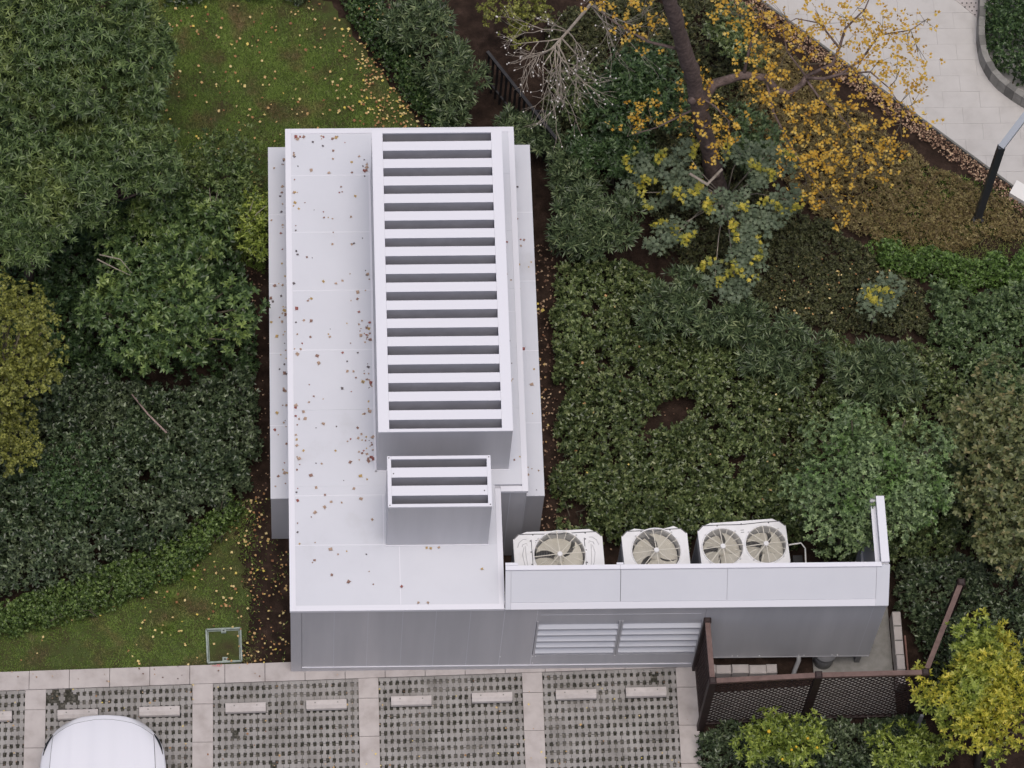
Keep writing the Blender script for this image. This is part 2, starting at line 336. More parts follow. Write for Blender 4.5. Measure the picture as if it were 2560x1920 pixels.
def rosettes(Pc, A, k, L, W, spread=(45, 85), jit=0.25, tone=None):
    """k leaves round every axis A at every point Pc -> arrays for leaves()"""
    n = len(Pc); A = unit(A)
    T = unit(np.cross(A, rng.normal(size=(n, 3)))); B = np.cross(A, T)
    kk = np.tile(np.arange(k), (n, 1)); az = 2 * math.pi * kk / k + rng.random((n, 1)) * 6.28 + rng.normal(size=(n, k)) * jit
    th = np.radians(rng.uniform(*spread, size=(n, k)))
    Dv = (A[:, None, :] * np.cos(th)[..., None] + (T[:, None, :] * np.cos(az)[..., None] + B[:, None, :] * np.sin(az)[..., None]) * np.sin(th)[..., None])
    Nv = A[:, None, :] * np.sin(th)[..., None] - (T[:, None, :] * np.cos(az)[..., None] + B[:, None, :] * np.sin(az)[..., None]) * np.cos(th)[..., None]
    Nv = Nv + rng.normal(size=Nv.shape) * 0.34
    P = np.repeat(Pc, k, axis=0); s = rng.uniform(0.7, 1.15, n * k)
    base = rng.random(n) if tone is None else tone
    r = np.clip(np.repeat(base, k) * 0.42 + rng.random(n * k) * 0.58, 0, 1)
    return P, Dv.reshape(-1, 3), Nv.reshape(-1, 3), L * s, W * s, r

def wander(p, sc, seed):
    r = np.random.default_rng(seed); o = np.zeros(len(p))
    for i in range(5):
        kx, ky, ph = r.normal() * sc, r.normal() * sc, r.random() * 6.28
        o += np.sin(p[:, 0] * kx + p[:, 1] * ky + ph)
    return o / 5

def crown_points(c, rad, nblob, br, dens, seed, flat=0.35):
    """points and axes on lumpy sub-crowns spread over the upper shell of an ellipsoid"""
    r = np.random.default_rng(seed); c = np.array(c); rad = np.array(rad)
    Pc, A, cen = [], [], []
    for b in range(int(nblob * 1.35)):
        while True:
            d = r.normal(size=3); d /= np.linalg.norm(d)
            if d[2] > -flat: break
        s = r.uniform(0.35, 0.92) if b else 0.1
        bc = c + d * rad * s; rr = br * r.uniform(0.5, 1.1); cen.append(bc)
        n = max(8, int(dens * rr * rr * 20))
        dd = r.normal(size=(n, 3)); dd /= np.linalg.norm(dd, axis=1, keepdims=True)
        dd[:, 2] = np.abs(dd[:, 2]) * np.where(r.random(n) < 0.82, 1, -0.6)
        q = r.uniform(0.55, 1.08, n) ** 0.7
        Pc.append(bc + dd * (rr * q)[:, None] * np.array([1, 1, 0.75])); A.append(dd * 0.8 + np.array([0, 0, 0.55]) + r.normal(size=(n, 3)) * 0.2)
    return np.concatenate(Pc), np.concatenate(A), cen

def tree(name, label, cat, base, c, rad, nblob, br, dens, k, L, W, lm, seed, spread=(45, 85), tpl='oval', group=None, trunk_r=0.05, bark='stem', crown_name='crown', stems=1):
    t = thing(name, label, cat, base, group)
    Pc, A, cen = crown_points(c, rad, nblob, br, dens, seed)
    P, Dv, Nv, l, w, r = rosettes(Pc, A, k, L, W, spread)
    leaves(crown_name, P, Dv, Nv, l, w, LM[lm], t, tpl, r)
    mb = MB(); b = Vector(base); cc = Vector(c); rs = random.Random(seed)
    for s_ in range(stems):
        b0 = b + Vector((rs.uniform(-.1, .1), rs.uniform(-.1, .1), 0)) * (stems > 1)
        fork = b0.lerp(cc, 0.6) + Vector((rs.uniform(-.1, .1), rs.uniform(-.1, .1), 0))
        mb.tube([b0 - Vector((0, 0, 0.1)), b0.lerp(fork, 0.5) + Vector((rs.uniform(-.04, .04), rs.uniform(-.04, .04), 0)), fork], [trunk_r * 1.15, trunk_r, trunk_r * 0.8], 7)
        for bc in cen[s_::stems]:
            bc = Vector(bc); mid = fork.lerp(bc, 0.5) + Vector((rs.uniform(-.08, .08), rs.uniform(-.08, .08), rs.uniform(-.1, .05)))
            mb.tube([fork, mid, bc], [trunk_r * 0.55, trunk_r * 0.35, trunk_r * 0.15], 5)
    mb.build('trunk', MT[bark], t, True)
    return t

def rough(poly, step=0.10, amp=0.07, seed=1, closed=True):
    rs = random.Random(seed); out = []
    for i, a in enumerate(poly if closed else poly[:-1]):
        b = poly[(i + 1) % len(poly)]; d = Vector(b) - Vector(a); n = max(1, int(d.length / step)); nv = Vector((-d.y, d.x)).normalized()
        for q in range(n):
            p = Vector(a) + d * (q / n); j = rs.uniform(-amp, amp) if q else 0
            out.append((p.x + nv.x * j, p.y + nv.y * j))
    return out

def in_poly(p, poly):
    x, y = p[:, 0], p[:, 1]; ins = np.zeros(len(p), bool); j = len(poly) - 1
    for i in range(len(poly)):
        xi, yi = poly[i][:2]; xj, yj = poly[j][:2]
        c = ((yi > y) != (yj > y)) & (x < (xj - xi) * (y - yi) / (yj - yi + 1e-12) + xi)
        ins ^= c; j = i
    return ins

def poly_dist(p, poly):
    d = np.full(len(p), 1e9)
    for i in range(len(poly)):
        a = np.array(poly[i][:2]); b = np.array(poly[(i + 1) % len(poly)][:2]); ab = b - a
        t = np.clip(((p - a) @ ab) / (ab @ ab + 1e-12), 0, 1)
        d = np.minimum(d, np.linalg.norm(p - (a + t[:, None] * ab), axis=1))
    return d

def scatter(poly, n, r=None):
    r = r or rng; poly2 = [q[:2] for q in poly]; a = np.array(poly2); lo, hi = a.min(0), a.max(0); out = []; got = 0
    while got < n:
        p = lo + r.random((n * 2 + 50, 2)) * (hi - lo); p = p[in_poly(p, poly2)]; out.append(p); got += len(p)
    return np.concatenate(out)[:n]

def area(poly):
    s = 0
    for i in range(len(poly)):
        x0, y0 = poly[i][:2]; x1, y1 = poly[(i + 1) % len(poly)][:2]; s += x0 * y1 - x1 * y0
    return abs(s) / 2

def hedge_pts(poly, h, dens, seed, edge=0.18, bump=0.12, bsc=5.0, depth=0.7, holes=None, shoots=48, spr=0.062):
    r = np.random.default_rng(seed); n = int(area(poly) * dens); ns = max(4, int(area(poly) * shoots)); sh = scatter(poly, ns, r)
    si = r.integers(0, ns, n); off = r.normal(size=(n, 2)) * spr; p = sh[si] + off; ok = in_poly(p, [q[:2] for q in poly]); p, si, off = p[ok], si[ok], off[ok]; n = len(p)
    d = poly_dist(p, [q[:2] for q in poly]); lift = (r.normal(size=ns) * 0.10 * h)[si] - 1.6 * (off ** 2).sum(1) / spr * 0.6
    top = h * (0.45 + 0.55 * np.clip(d / edge, 0, 1) ** 0.6) + bump * wander(p, bsc, seed) + bump * 0.5 * wander(p, bsc * 2.7, seed + 1) + lift
    u = r.random(n) ** 1.7
    z = np.maximum(top * (1 - depth * u), 0.0 + 0.03 * r.random(n))
    if holes is not None:
        keep = np.ones(n, bool)
        for hx, hy, hr in holes:
            keep &= np.hypot(p[:, 0] - hx, p[:, 1] - hy) > hr * (0.75 + 0.5 * r.random(n))
        p, z, d = p[keep], z[keep], d[keep]
    ax = np.stack([r.normal(size=len(p)) * 0.55, r.normal(size=len(p)) * 0.55, np.ones(len(p))], 1)
    return np.column_stack([p, z]), ax

def hedge(name, label, cat, poly, h, dens, k, L, W, lm, seed, spread=(40, 85), kind=None, group=None, tpl='oval', stems=14, ragged=0.09, **kw):
    cx = sum(q[0] for q in poly) / len(poly); cy = sum(q[1] for q in poly) / len(poly)
    if ragged: poly = rough([q[:2] for q in poly], 0.22, ragged, seed)
    Pc, A = hedge_pts(poly, h, dens, seed, **kw)
    P, Dv, Nv, l, w, r = rosettes(Pc, A, k, L, W, spread)
    if kind == 'stuff':
        o = leaves(name, P, Dv, Nv, l, w, LM[lm], None, tpl, r); o['kind'] = 'stuff'; o['label'] = label; o['category'] = cat; return o
    t = thing(name, label, cat, (cx, cy, 0), group)
    leaves('foliage', P, Dv, Nv, l, w, LM[lm], t, tpl, r)
    mb = MB(); rs = random.Random(seed)
    for q in scatter(poly, stems, np.random.default_rng(seed)):
        x, y = float(q[0]), float(q[1])
        mb.tube([(x, y, -0.05), (x + rs.uniform(-.08, .08), y + rs.uniform(-.08, .08), h * 0.45), (x + rs.uniform(-.16, .16), y + rs.uniform(-.16, .16), h * 0.8)], [0.014, 0.01, 0.004], 5)
    mb.build('stems', MT['stem'], t)['kind'] = 'stuff'
    return t

# ================================================================== THE SETTING
Y0s, SLP = 0.149, 0.0254                       # far edge of the slab strip: y = Y0s + SLP*x
def strip_far(x): return Y0s + SLP * x
def strip_near(x): return Y0s - 0.302 + SLP * x

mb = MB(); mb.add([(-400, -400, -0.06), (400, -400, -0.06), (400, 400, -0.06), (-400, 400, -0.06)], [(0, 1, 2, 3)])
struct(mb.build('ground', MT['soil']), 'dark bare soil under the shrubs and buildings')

def sheet(name, poly, z, m, label):
    mb = MB(); n = len(poly); mb.prism(poly, -0.07, z)
    return struct(mb.build(name, m), label)

LAWN_A = [(-2.75, 12.6), (0.2, 12.6), (1.100, 11.313), (1.357, 10.797), (1.651, 10.355), (1.907, 9.960), (2.255, 9.427), (2.6, 8.4), (-0.3, 7.9), (-0.40, 6.9), (-0.9, 7.2), (-1.7, 7.6), (-2.3, 8.4), (-2.7, 9.6)]
LAWN_B = [(-6.5, strip_far(-6.5) + 0.005), (-0.02, strip_far(0) + 0.005), (-0.02, 2.2), (-0.3, 2.2), (-0.3, 2.9), (-0.84, 2.85), (-1.204, 2.50), (-1.814, 1.95), (-2.686, 1.40), (-3.144, 1.17), (-3.82, 0.97), (-4.42, 0.85), (-6.5, 0.5)]
sheet('lawn_ground', rough(LAWN_A), -0.03, MT['lawn'], 'mossy lawn ground behind the white enclosure')
sheet('lawn_ground', [(-6.5, strip_far(-6.5) + 0.005)] + [(-1.4, strip_far(-1.4) + 0.005)] + rough([(-0.80, strip_far(-0.8) + 0.005), (-0.62, 0.9), (-0.80, 2.1), (-0.84, 2.85)], closed=False) + [(-1.204, 2.60), (-1.814, 2.15), (-2.686, 1.60), (-3.144, 1.3), (-3.82, 1.1), (-4.42, 1.0), (-6.5, 0.7)], -0.03, MT['lawn'], 'worn lawn ground beside the slab kerb')

def blades(name, poly, dens, label, lmin, lmax, seed, thin=None):
    r = np.random.default_rng(seed); n = int(area(poly) * dens); p = scatter(poly, n, r)
    w = wander(p, 3.0, seed) + 0.6 * wander(p, 8.0, seed + 3)
    keep = r.random(n) < np.clip(0.72 + 0.6 * w, 0.08, 1)
    if thin is not None: keep &= r.random(n) < thin(p)
    p = p[keep]; n = len(p)
    az = r.random(n) * 6.28; th = np.radians(r.uniform(25, 80, n))
    Dv = np.stack([np.cos(az) * np.sin(th), np.sin(az) * np.sin(th), np.cos(th)], 1); Nv = np.stack([-np.cos(az) * np.cos(th), -np.sin(az) * np.cos(th), np.sin(th)], 1)
    o = leaves(name, np.column_stack([p, np.full(n, -0.035)]), Dv, Nv, r.uniform(lmin, lmax, n), r.uniform(0.007, 0.014, n), LM['grass'], None, 'blade', np.clip(r.random(n) * 0.75 + 0.25 * (w[keep] + 0.5), 0, 1))
    o['kind'] = 'stuff'; o['label'] = label; o['category'] = 'grass'
    return o
blades('grass', [(-2.9, 12.5), (0.2, 12.5), (1.039, 11.331), (1.612, 10.312), (2.180, 9.428), (2.4, 8.4), (-0.3, 8.0), (-0.36, 6.8), (-0.9, 7.1), (-1.8, 7.5), (-2.4, 8.4)], 7500, 'short mossy grass of the lawn behind the white enclosure', 0.04, 0.09, 3,
       thin=lambda p: np.clip((2.0 - p[:, 0] + 0.75 * (9.9 - p[:, 1]).clip(-3, 0.4)) / 0.8, 0.05, 1))
blades('grass', LAWN_B, 5200, 'patchy short grass between the box hedge and the slab kerb', 0.03, 0.075, 5, thin=lambda p: np.clip((-0.45 - p[:, 0]) / 0.5, 0.02, 1))
blades('grass', [(9.441, 6.937), (11.877, 6.909), (11.990, 8.086), (10.903, 8.438), (9.960, 8.791), (9.160, 8.118)], 2600, 'thin grass on the slope below the lamp post', 0.04, 0.09, 6)
for gx, gy, gr in ((-1.75, 1.22, 0.30), (-1.55, 1.6, 0.2), (-1.9, 0.75, 0.2)):
    r = np.random.default_rng(int(gr * 1000)); n = 420; az0 = r.random(n) * 6.28; rad = gr * np.abs(r.normal(size=n)) * 0.6 * (1 + 0.5 * np.sin(az0 * 3 + gx))
    p = np.column_stack([gx + rad * np.cos(az0), gy + rad * 0.8 * np.sin(az0), np.zeros(n)])
    az = az0 + r.normal(size=n) * 0.8; th = np.radians(r.uniform(15, 70, n))
    Dv = np.stack([np.cos(az) * np.sin(th), np.sin(az) * np.sin(th), np.cos(th)], 1); Nv = np.stack([-np.cos(az) * np.cos(th), -np.sin(az) * np.cos(th), np.sin(th)], 1)
    o = leaves('grass_tuft', p, Dv, Nv, r.uniform(0.05, 0.13, n), r.uniform(0.006, 0.011, n), LM['grass'], None, 'blade', 0.3 + r.random(n) * 0.7); o['kind'] = 'stuff'; o['label'] = 'lush dark green grass tuft in the worn lawn'; o['category'] = 'grass'

# ---- slab strip along the parking bays
slab_root = thing('pavement', 'pale slab strip', 'pavement'); slab_root['kind'] = 'structure'; del slab_root['category']; slab_root['label'] = 'pale stone slab strip between lawn and parking bays'
x = -7.0 + 0.013
JX = [-6.38, -5.77, -5.17, -4.565, -3.957, -3.352, -2.744, -2.138, -1.534, -1.005, -0.399, 0.206, 0.811, 1.416, 2.02, 2.626, 3.231, 3.836, 4.441, 5.046, 5.651, 6.09]
for i in range(len(JX) - 1):
    a, b = JX[i] + 0.004, JX[i + 1] - 0.004; dz = random.uniform(-0.003, 0.003)
    MB().prism([(a, strip_near(a) + .003), (b, strip_near(b) + .003), (b, strip_far(b)), (a, strip_far(a))], -0.05, 0.018 + dz).build('slab', MT['slab'], slab_root)
DIV = [(-4.011, -3.700), (-1.493, -1.185), (1.010, 1.310), (3.483, 3.786), (5.810, 6.115), (-6.52, -6.21)]
for a, b in DIV:
    y = strip_near((a + b) / 2) - 0.002; first = True; ln = 0.325
    while y > -5:
        y2 = y - ln; dz = random.uniform(-0.003, 0.003)
        MB().prism([(a, y2 + 0.006), (b, y2 + 0.006), (b, y - 0.002 + (SLP * 0.15 if first else 0)), (a, y - 0.002 - (SLP * 0.15 if first else 0))], -0.05, 0.016 + dz).build('slab', MT['slab'], slab_root)
        y = y2; ln = 0.61; first = False

# ---- perforated pavers of the parking bays (each block about six pixels: joined per bay)
PX, PY = 0.0942, 0.1335
def bay(x0, x1, seed, label):
    rs = random.Random(seed)
    root = MB(); ya, yb = strip_near(x0) - 0.004, strip_near(x1) - 0.004
    root.add([(x0 - .002, -5, -0.022), (x1 + .002, -5, -0.022), (x1 + .002, yb, -0.022), (x0 - .002, ya, -0.022)], [(0, 1, 2, 3)])
    so = root.build('parking_bay', MT['fill']); struct(so, label)
    nx = int(round((x1 - x0) / PX)); px = (x1 - x0) / nx; mb = MB()
    for j in range(20):
        for i in range(nx):
            cx = x0 + (i + 0.5) * px + rs.uniform(-.003, .003); cy = strip_near(cx) - 0.004 - (j + 0.15) * PY + rs.uniform(-.003, .003)
            if rs.random() < 0.006 or (x0 < -3 < x1 and math.hypot(cx + 3.45, cy + 0.42) < 0.22 and rs.random() < 0.45): continue
            hx, hy = px / 2 - 0.0022, PY / 2 - 0.0022
            nxh, nyh = 0.0240 + rs.uniform(-.003, .003), 0.0345 + rs.uniform(-.004, .004)
            top = strip_near(cx) - 0.005
            z1 = 0.006 + rs.uniform(-.004, .003); tx, ty = rs.uniform(-.05, .05), rs.uniform(-.04, .04)
            pl = [(-hx + nxh, -hy), (hx - nxh, -hy), (hx - nxh, -hy + nyh), (hx, -hy + nyh), (hx, hy - nyh), (hx - nxh, hy - nyh), (hx - nxh, hy), (-hx + nxh, hy), (-hx + nxh, hy - nyh), (-hx, hy - nyh), (-hx, -hy + nyh), (-hx + nxh, -hy + nyh)]
            n = 12
            vs = [(cx + p[0], min(cy + p[1], top), -0.03) for p in pl] + [(cx + p[0], min(cy + p[1], top), z1 + p[0] * tx + p[1] * ty) for p in pl]
            mb.add(vs, [tuple(range(n, 2 * n))] + [(q, (q + 1) % n, n + (q + 1) % n, n + q) for q in range(n)])
    o = mb.build('pavers', MT['paver'], so); o['kind'] = 'stuff'
for k, (a, b, lb) in enumerate(((-6.20, -4.013, 'perforated paver bay cut by the left edge'), (-3.698, -1.495, 'perforated paver bay under the white car'), (-1.183, 1.008, 'perforated paver bay nearest the green frame'),
                            (1.312, 3.481, 'perforated paver bay in front of the plain grey wall'), (3.788, 5.808, 'perforated paver bay in front of the louvred wall'))):
    bay(a, b, 20 + k, lb)

for k, (a, b, dn) in enumerate(((-6.20, -4.013, 160), (-3.698, -1.495, 120), (-1.183, 1.008, 150), (1.312, 3.481, 240), (3.788, 5.808, 200))):
    blades('paver_weeds', [(a, -2.2), (b, -2.2), (b, strip_near(b) - .01), (a, strip_near(a) - .01)], dn * 4, 'thin weeds growing in the paver holes of one bay', 0.015, 0.04, 300 + k)

# ---- path top right
pa, pb = np.array((8.161, 11.526)), np.array((11.357, 8.567)); dv = (pb - pa) / np.linalg.norm(pb - pa); nrm = np.array((-dv[1], dv[0])); 
if nrm @ (np.array((11, 11)) - pa) < 0: nrm = -nrm
cc = -(nrm @ pa)
path_root = thing('path', 'x', 'x'); del path_root['category']; path_root['kind'] = 'structure'; path_root['label'] = 'pale grey slab path'
MB().prism([tuple(pa - dv * 6), tuple(pb + dv * 6), tuple(pb + dv * 6 + nrm * 12), tuple(pa - dv * 6 + nrm * 12)], -0.07, 0.004).build('bed', MT['granite'], path_root)
for j in range(26):
    for i in range(12):
        x0 = 6.2 + i * 0.6 + (0.3 if j % 2 else 0); y0 = 7.0 + j * 0.3
        pl = clip([(x0 + .001, y0 + .001), (x0 + .599, y0 + .001), (x0 + .599, y0 + .299), (x0 + .001, y0 + .299)], -nrm[0], -nrm[1], cc)
        if len(pl) > 2 and area(pl) > 0.002: MB().prism(pl, -0.05, 0.018 + random.uniform(-.002, .002)).build('slab', MT['path'], path_root)
mb = MB(); mb.prism([tuple(pa - dv * 5 - nrm * 0.035), tuple(pb + dv * 5 - nrm * 0.035), tuple(pb + dv * 5 - nrm * 0.004), tuple(pa - dv * 5 - nrm * 0.004)], -0.07, 0.022)
mb.build('edging', MT['granite_dark'], path_root)

# ================================================================== THE WHITE ENCLOSURE
H1, L_, W1, W2, YN = 2.395, 8.04, 3.109, 3.512, 1.894
enc = thing('equipment_enclosure', 'white metal equipment enclosure with louvred rooftop silencers and sloped front hood', 'enclosure', (0, 0, 0))
wl = MT['wall']; pn = MT['panel']
# solid core walls set 20 mm inside the outer panels
MB().box(0.02, W1 - 0.02, 0.03, YN + 0.01, -0.05, H1 - 0.045).box(0.02, W2 - 0.02, YN + 0.02, L_ - 0.02, -0.05, H1 - 0.045).build('core', MT['inner'], enc)
# front wall panels
XS = [0.16, 0.634, 1.130, 1.637, 2.124, 2.626, 3.123, 3.60]
for a, b in zip(XS[:-1], XS[1:]):
    MB().box(a + 0.0025, b - 0.0025, 0.0, 0.028, 0.185, H1 - 0.05).build('wall_panel', wl, enc)
for a in XS[1:]:
    MB().box(a - 0.004, a + 0.004, -0.0025, 0.02, 0.19, H1 - 0.06).build('wall_seam', MT['trim'] if a > 3 else MT['panel'], enc)
MB().box(-0.004, 0.157, -0.004, 0.06, 0.0, H1 - 0.05).build('corner_trim', wl, enc)
MB().box(0.162, 6.03, -0.012, 0.02, 0.158, 0.182).build('bottom_trim', MT['trim'], enc)
MB().box(0.16, 6.06, -0.002, 0.05, -0.05, 0.155).build('plinth', wl, enc)
MB().box(0.0, 0.018, 0.064, L_ - 0.02, -0.05, H1 - 0.05).build('side_wall', wl, enc)
MB().box(0.02, W2 - 0.02, L_ - 0.019, L_ - 0.002, -0.05, H1 - 0.05).build('back_wall', wl, enc)
MB().box(W1 - 0.018, W1, 0.31, YN - 0.002, -0.05, H1 - 0.05).build('side_wall', wl, enc)
MB().box(W1 + 0.004, W2 - 0.02, YN, YN + 0.018, -0.05, H1 - 0.05).build('notch_wall', wl, enc)
MB().box(W1 + 0.15, W1 + 0.165, YN - 0.006, YN - 0.001, 0.0, H1 - 0.06).build('notch_seam', MT['panel'], enc)
MB().box(W2 - 0.018, W2, YN + 0.0, L_ - 0.02, -0.05, H1 - 0.05).build('side_wall', wl, enc)
# roof panels, row by row with raised joint strips
SY = [0.0, 1.035, 1.832, 3.232, 4.231, 5.236, 6.238, 7.228, L_]
TR = 0.075
for i in range(len(SY) - 1):
    y0, y1 = SY[i] + (0.0 if i else TR), SY[i + 1] - (TR if i == len(SY) - 2 else 0.0)
    if i == 0:
        MB().box(TR, 1.60, y0, y1 - 0.0008, H1 - 0.04, H1).build('roof_panel', pn, enc)
        MB().box(1.604, W1 - TR, y0, y1 - 0.0008, H1 - 0.04, H1 + 0.0005).build('roof_panel', pn, enc)
    elif i == 1:
        MB().box(TR, 1.375, y0 + .0008, y1 - .0008, H1 - 0.04, H1).build('roof_panel', pn, enc)
        MB().box(1.379, W1 - TR, y0 + .0008, y1 - .0008, H1 - 0.04, H1).build('roof_panel', pn, enc)
    else:
        MB().box(TR, W2 - TR, y0 + .0008 + (0.15 if i == 2 else 0), y1 - .0008, H1 - 0.04, H1 + 0.0003 * (i % 2)).build('roof_panel', pn, enc)
MB().box(TR, W1 - TR - 0.001, 1.8328, 1.982, H1 - 0.04, H1 - 0.0004).build('roof_panel', pn, enc)
for y in (1.035, 1.832, 4.231, 5.236, 6.238, 7.228):
    MB().box(TR + 0.004, 1.285 if y > 2 else 1.40, y - 0.006, y + 0.006, H1 - 0.01, H1 + 0.0035).build('roof_seam', MT['trim'], enc)
MB().box(1.596, 1.608, 0.08, 1.0, H1 - 0.01, H1 + 0.003).build('roof_seam', MT['trim'], enc)
MB().box(1.371, 1.383, 1.045, 1.825, H1 - 0.01, H1 + 0.004).build('roof_seam', MT['trim'], enc)
for y in (4.85,): MB().box(3.27, 3.43, y - .005, y + .005, H1 - 0.01, H1 + 0.0035).build('roof_seam', MT['trim'], enc)
# roof edge trim
tz0, tz1 = H1 - 0.05, H1 + 0.012
for bx in ((-0.012, TR, -0.012, L_ + 0.012), (TR + .001, W1, -0.012, TR), (TR + .001, W2 + 0.012, L_ - TR, L_ + 0.012), (W2 - TR, W2 + 0.012, YN - 0.03, L_ - TR - 0.001), (W1 - TR, W1 + 0.008, TR + .001, YN + 0.02), (W1 + 0.009, W2 - TR - .001, YN - 0.03, YN + 0.055)):
    MB().box(*bx, tz0, tz1).build('roof_trim', MT['trim'], enc)
# side ledges
H2, YA, YB = 1.465, 2.206, 8.265
def ledge(x0, x1, label, out):
    e = MB().box(x0 + 0.004, x1 - 0.004, YA + 0.006, YB - 0.006, -0.05, H2 - 0.03).build('side_plenum', wl, enc); e['label'] = label
    ys = [YA, 3.422, 4.647, 5.847, 7.055, YB]
    for a, b in zip(ys[:-1], ys[1:]):
        MB().box(x0, x1, a + 0.003, b - 0.003, H2 - 0.028, H2).build('top_panel', pn, e)
    for a in ys[1:-1]:
        MB().box(x0, x1, a - 0.005, a + 0.005, H2 - 0.02, H2 + 0.003).build('top_seam', MT['trim'], e)
ledge(-0.285, -0.003, 'lower side plenum facing the trees', -1)
ledge(W2 + 0.003, W2 + 0.321, 'lower side plenum facing the shrubs', 1)
# rooftop silencers
def silencer(x0, x1, y0, y1, z1, ngap, fs, fb, ff, barw, label, depth, screws):
    s = MB().box(x0 + 0.003, x1 - 0.003, y0, y0 + 0.03, H1 + 0.001, z1 - 0.035).box(x0 + 0.003, x1 - 0.003, y1 - 0.03, y1, H1 + 0.001, z1 - 0.035).box(x0 + 0.003, x0 + 0.033, y0 + .031, y1 - .031, H1 + 0.001, z1 - 0.035).box(x1 - 0.033, x1 - 0.003, y0 + .031, y1 - .031, H1 + 0.001, z1 - 0.035).build('silencer_box', wl, enc)
    s['label'] = label
    MB().box(x0 + 0.034, x1 - 0.034, y0 + .031, y1 - .031, z1 - depth - 0.12, z1 - depth - 0.1).build('floor', MT['inner'], s)
    zt0 = z1 - 0.034
    MB().box(x0, x0 + fs, y0 - .004, y1 + .004, zt0, z1).build('top_frame', MT['trim'], s)
    MB().box(x1 - fs, x1, y0 - .004, y1 + .004, zt0, z1).build('top_frame', MT['trim'], s)
    MB().box(x0 + fs + .001, x1 - fs - .001, y0 - .004, y0 + ff, zt0, z1 - .001).build('top_frame', MT['trim'], s)
    MB().box(x0 + fs + .001, x1 - fs - .001, y1 - fb, y1 + .004, zt0, z1 - .001).build('top_frame', MT['trim'], s)
    inner = (y1 - fb) - (y0 + ff); gap = (inner - (ngap - 1) * barw) / ngap; y = y0 + ff
    for i in range(ngap - 1):
        y += gap
        bo = MB().box(x0 + fs + .002, x1 - fs - .002, y + 0.003, y + barw - 0.003, z1 - depth, z1 - 0.012).build('baffle', MT['inner'], s)
        MB().box(x0 + fs + .0015, x1 - fs - .0015, y, y + barw, z1 - 0.011, z1 - 0.003).build('baffle_cap', MT['trim'], bo)
        y += barw
    # inner side cheeks
    for xa, xb in ((x0 + fs - 0.02, x0 + fs - 0.002), (x1 - fs + 0.002, x1 - fs + 0.02)):
        MB().box(xa, xb, y0 + 0.032, y1 - 0.032, z1 - depth, zt0 - 0.001).build('cheek', MT['inner'], s)
    for xa, ya in screws:
        MB().tube([(xa, ya, z1 - 0.004), (xa, ya, z1 + 0.004)], 0.0095, 8).build('screw', MT['screw'], s)
    return s
silencer(1.2936, 3.2476, 2.2269, 7.2468, 3.7447, 17, 0.16, 0.055, 0.045, 0.154, 'long louvred silencer box with many white baffles', 0.75, [])
silencer(1.4114, 2.9034, 1.0207, 1.8181, 3.7753, 3, 0.056, 0.045, 0.045, 0.155, 'short tall silencer box with two white baffles', 0.75,
         [(1.437, 1.045), (2.878, 1.045), (1.437, 1.795), (2.878, 1.795), (1.50, 1.545), (2.80, 1.265)])
MB().box(1.27, 3.262, 2.205, 2.2265, H1 + 0.0005, H1 + 0.012).build('flashing', MT['trim'], enc)
MB().box(1.262, 1.2925, 2.205, 7.25, H1 + 0.0005, H1 + 0.012).build('flashing', MT['trim'], enc)
MB().box(1.40, 2.915, 1.003, 1.0203, H1 + 0.004, H1 + 0.014).build('flashing', MT['trim'], enc)

# louvred wall, hood and end wall of the outdoor unit yard
W3 = 8.686
def louvre(x0, x1):
    lb = MB().box(x0 - 0.03, x1 + 0.03, 0.032, 0.05, 0.557, 1.88).build('louvre_bank', wl, enc)
    for xa in (x0 - 0.028, x1): MB().box(xa, xa + 0.028, -0.006, 0.031, 0.56, 1.88).build('louvre_frame', wl, lb)
    for i in range(5):
        zt = 0.655 + i * 0.236
        MB().extrude_x([(0.030, zt + 0.10), (-0.024, zt + 0.045), (-0.024, zt + 0.02), (-0.018, zt + 0.02), (-0.018, zt + 0.04), (0.030, zt + 0.088)][::-1], x0 + 0.001, x1 - 0.001).build('blade', MT['panel'], lb)
    return lb
louvre(3.642, 4.818); louvre(4.885, 6.035)
MB().box(3.603, 6.062, 0.0, 0.028, 1.882, 2.38).build('wall_panel', wl, enc)
MB().box(3.603, 6.062, 0.0, 0.028, 0.185, 0.555).build('wall_panel', wl, enc)
MB().box(4.849, 4.854, -0.001, 0.029, 0.557, 1.88).build('wall_panel', wl, enc)
MB().box(3.66, 6.0, -0.003, 0.0, 2.13, 2.138).build('wall_seam', MT['panel'], enc)
MB().box(8.496, 8.502, -0.0015, 0.01, 0.405, 2.33).build('wall_seam', MT['panel'], enc)
for a, b in ((6.066, W3 - 0.002),):
    MB().box(a, b, 0.0, 0.028, 0.40, 2.38).build('wall_panel', wl, enc)
MB().box(6.07, W3, -0.004, 0.03, 0.375, 0.398).build('bottom_trim', wl, enc)
MB().box(3.115, 8.58, -0.010, 0.0, 2.335, 2.352).build('wall_seam', MT['trim'], enc)
for px in (6.62, 6.70, 7.03, 7.62, 7.70, 8.12, 8.20): MB().tube([(px, -0.003, 0.455), (px, -0.010, 0.455)], 0.011, 8).build('bolt', MT['bolt'], enc)
for px, pz in ((3.13, 0.52), (3.62, 0.535), (3.66, 0.535), (4.85, 0.535), (3.63, 0.26)): MB().tube([(px, -0.003, pz), (px, -0.010, pz)], 0.010, 8).build('bolt', MT['bolt'], enc)
hood = thing('hood', 'x', 'x', (0, 0, 0)); del hood['category']; del hood['label']; hood.parent = enc
HB, HT = (-0.03, 2.43), (0.435, 2.86)          # lower and upper edge of the sloped face (y, z)
def slope(t, off=0.0):
    y = HB[0] + (HT[0] - HB[0]) * t; z = HB[1] + (HT[1] - HB[1]) * t; n = Vector((0, -(HT[1] - HB[1]), HT[0] - HB[0])).normalized()
    return (y + n.y * off, z + n.z * off)
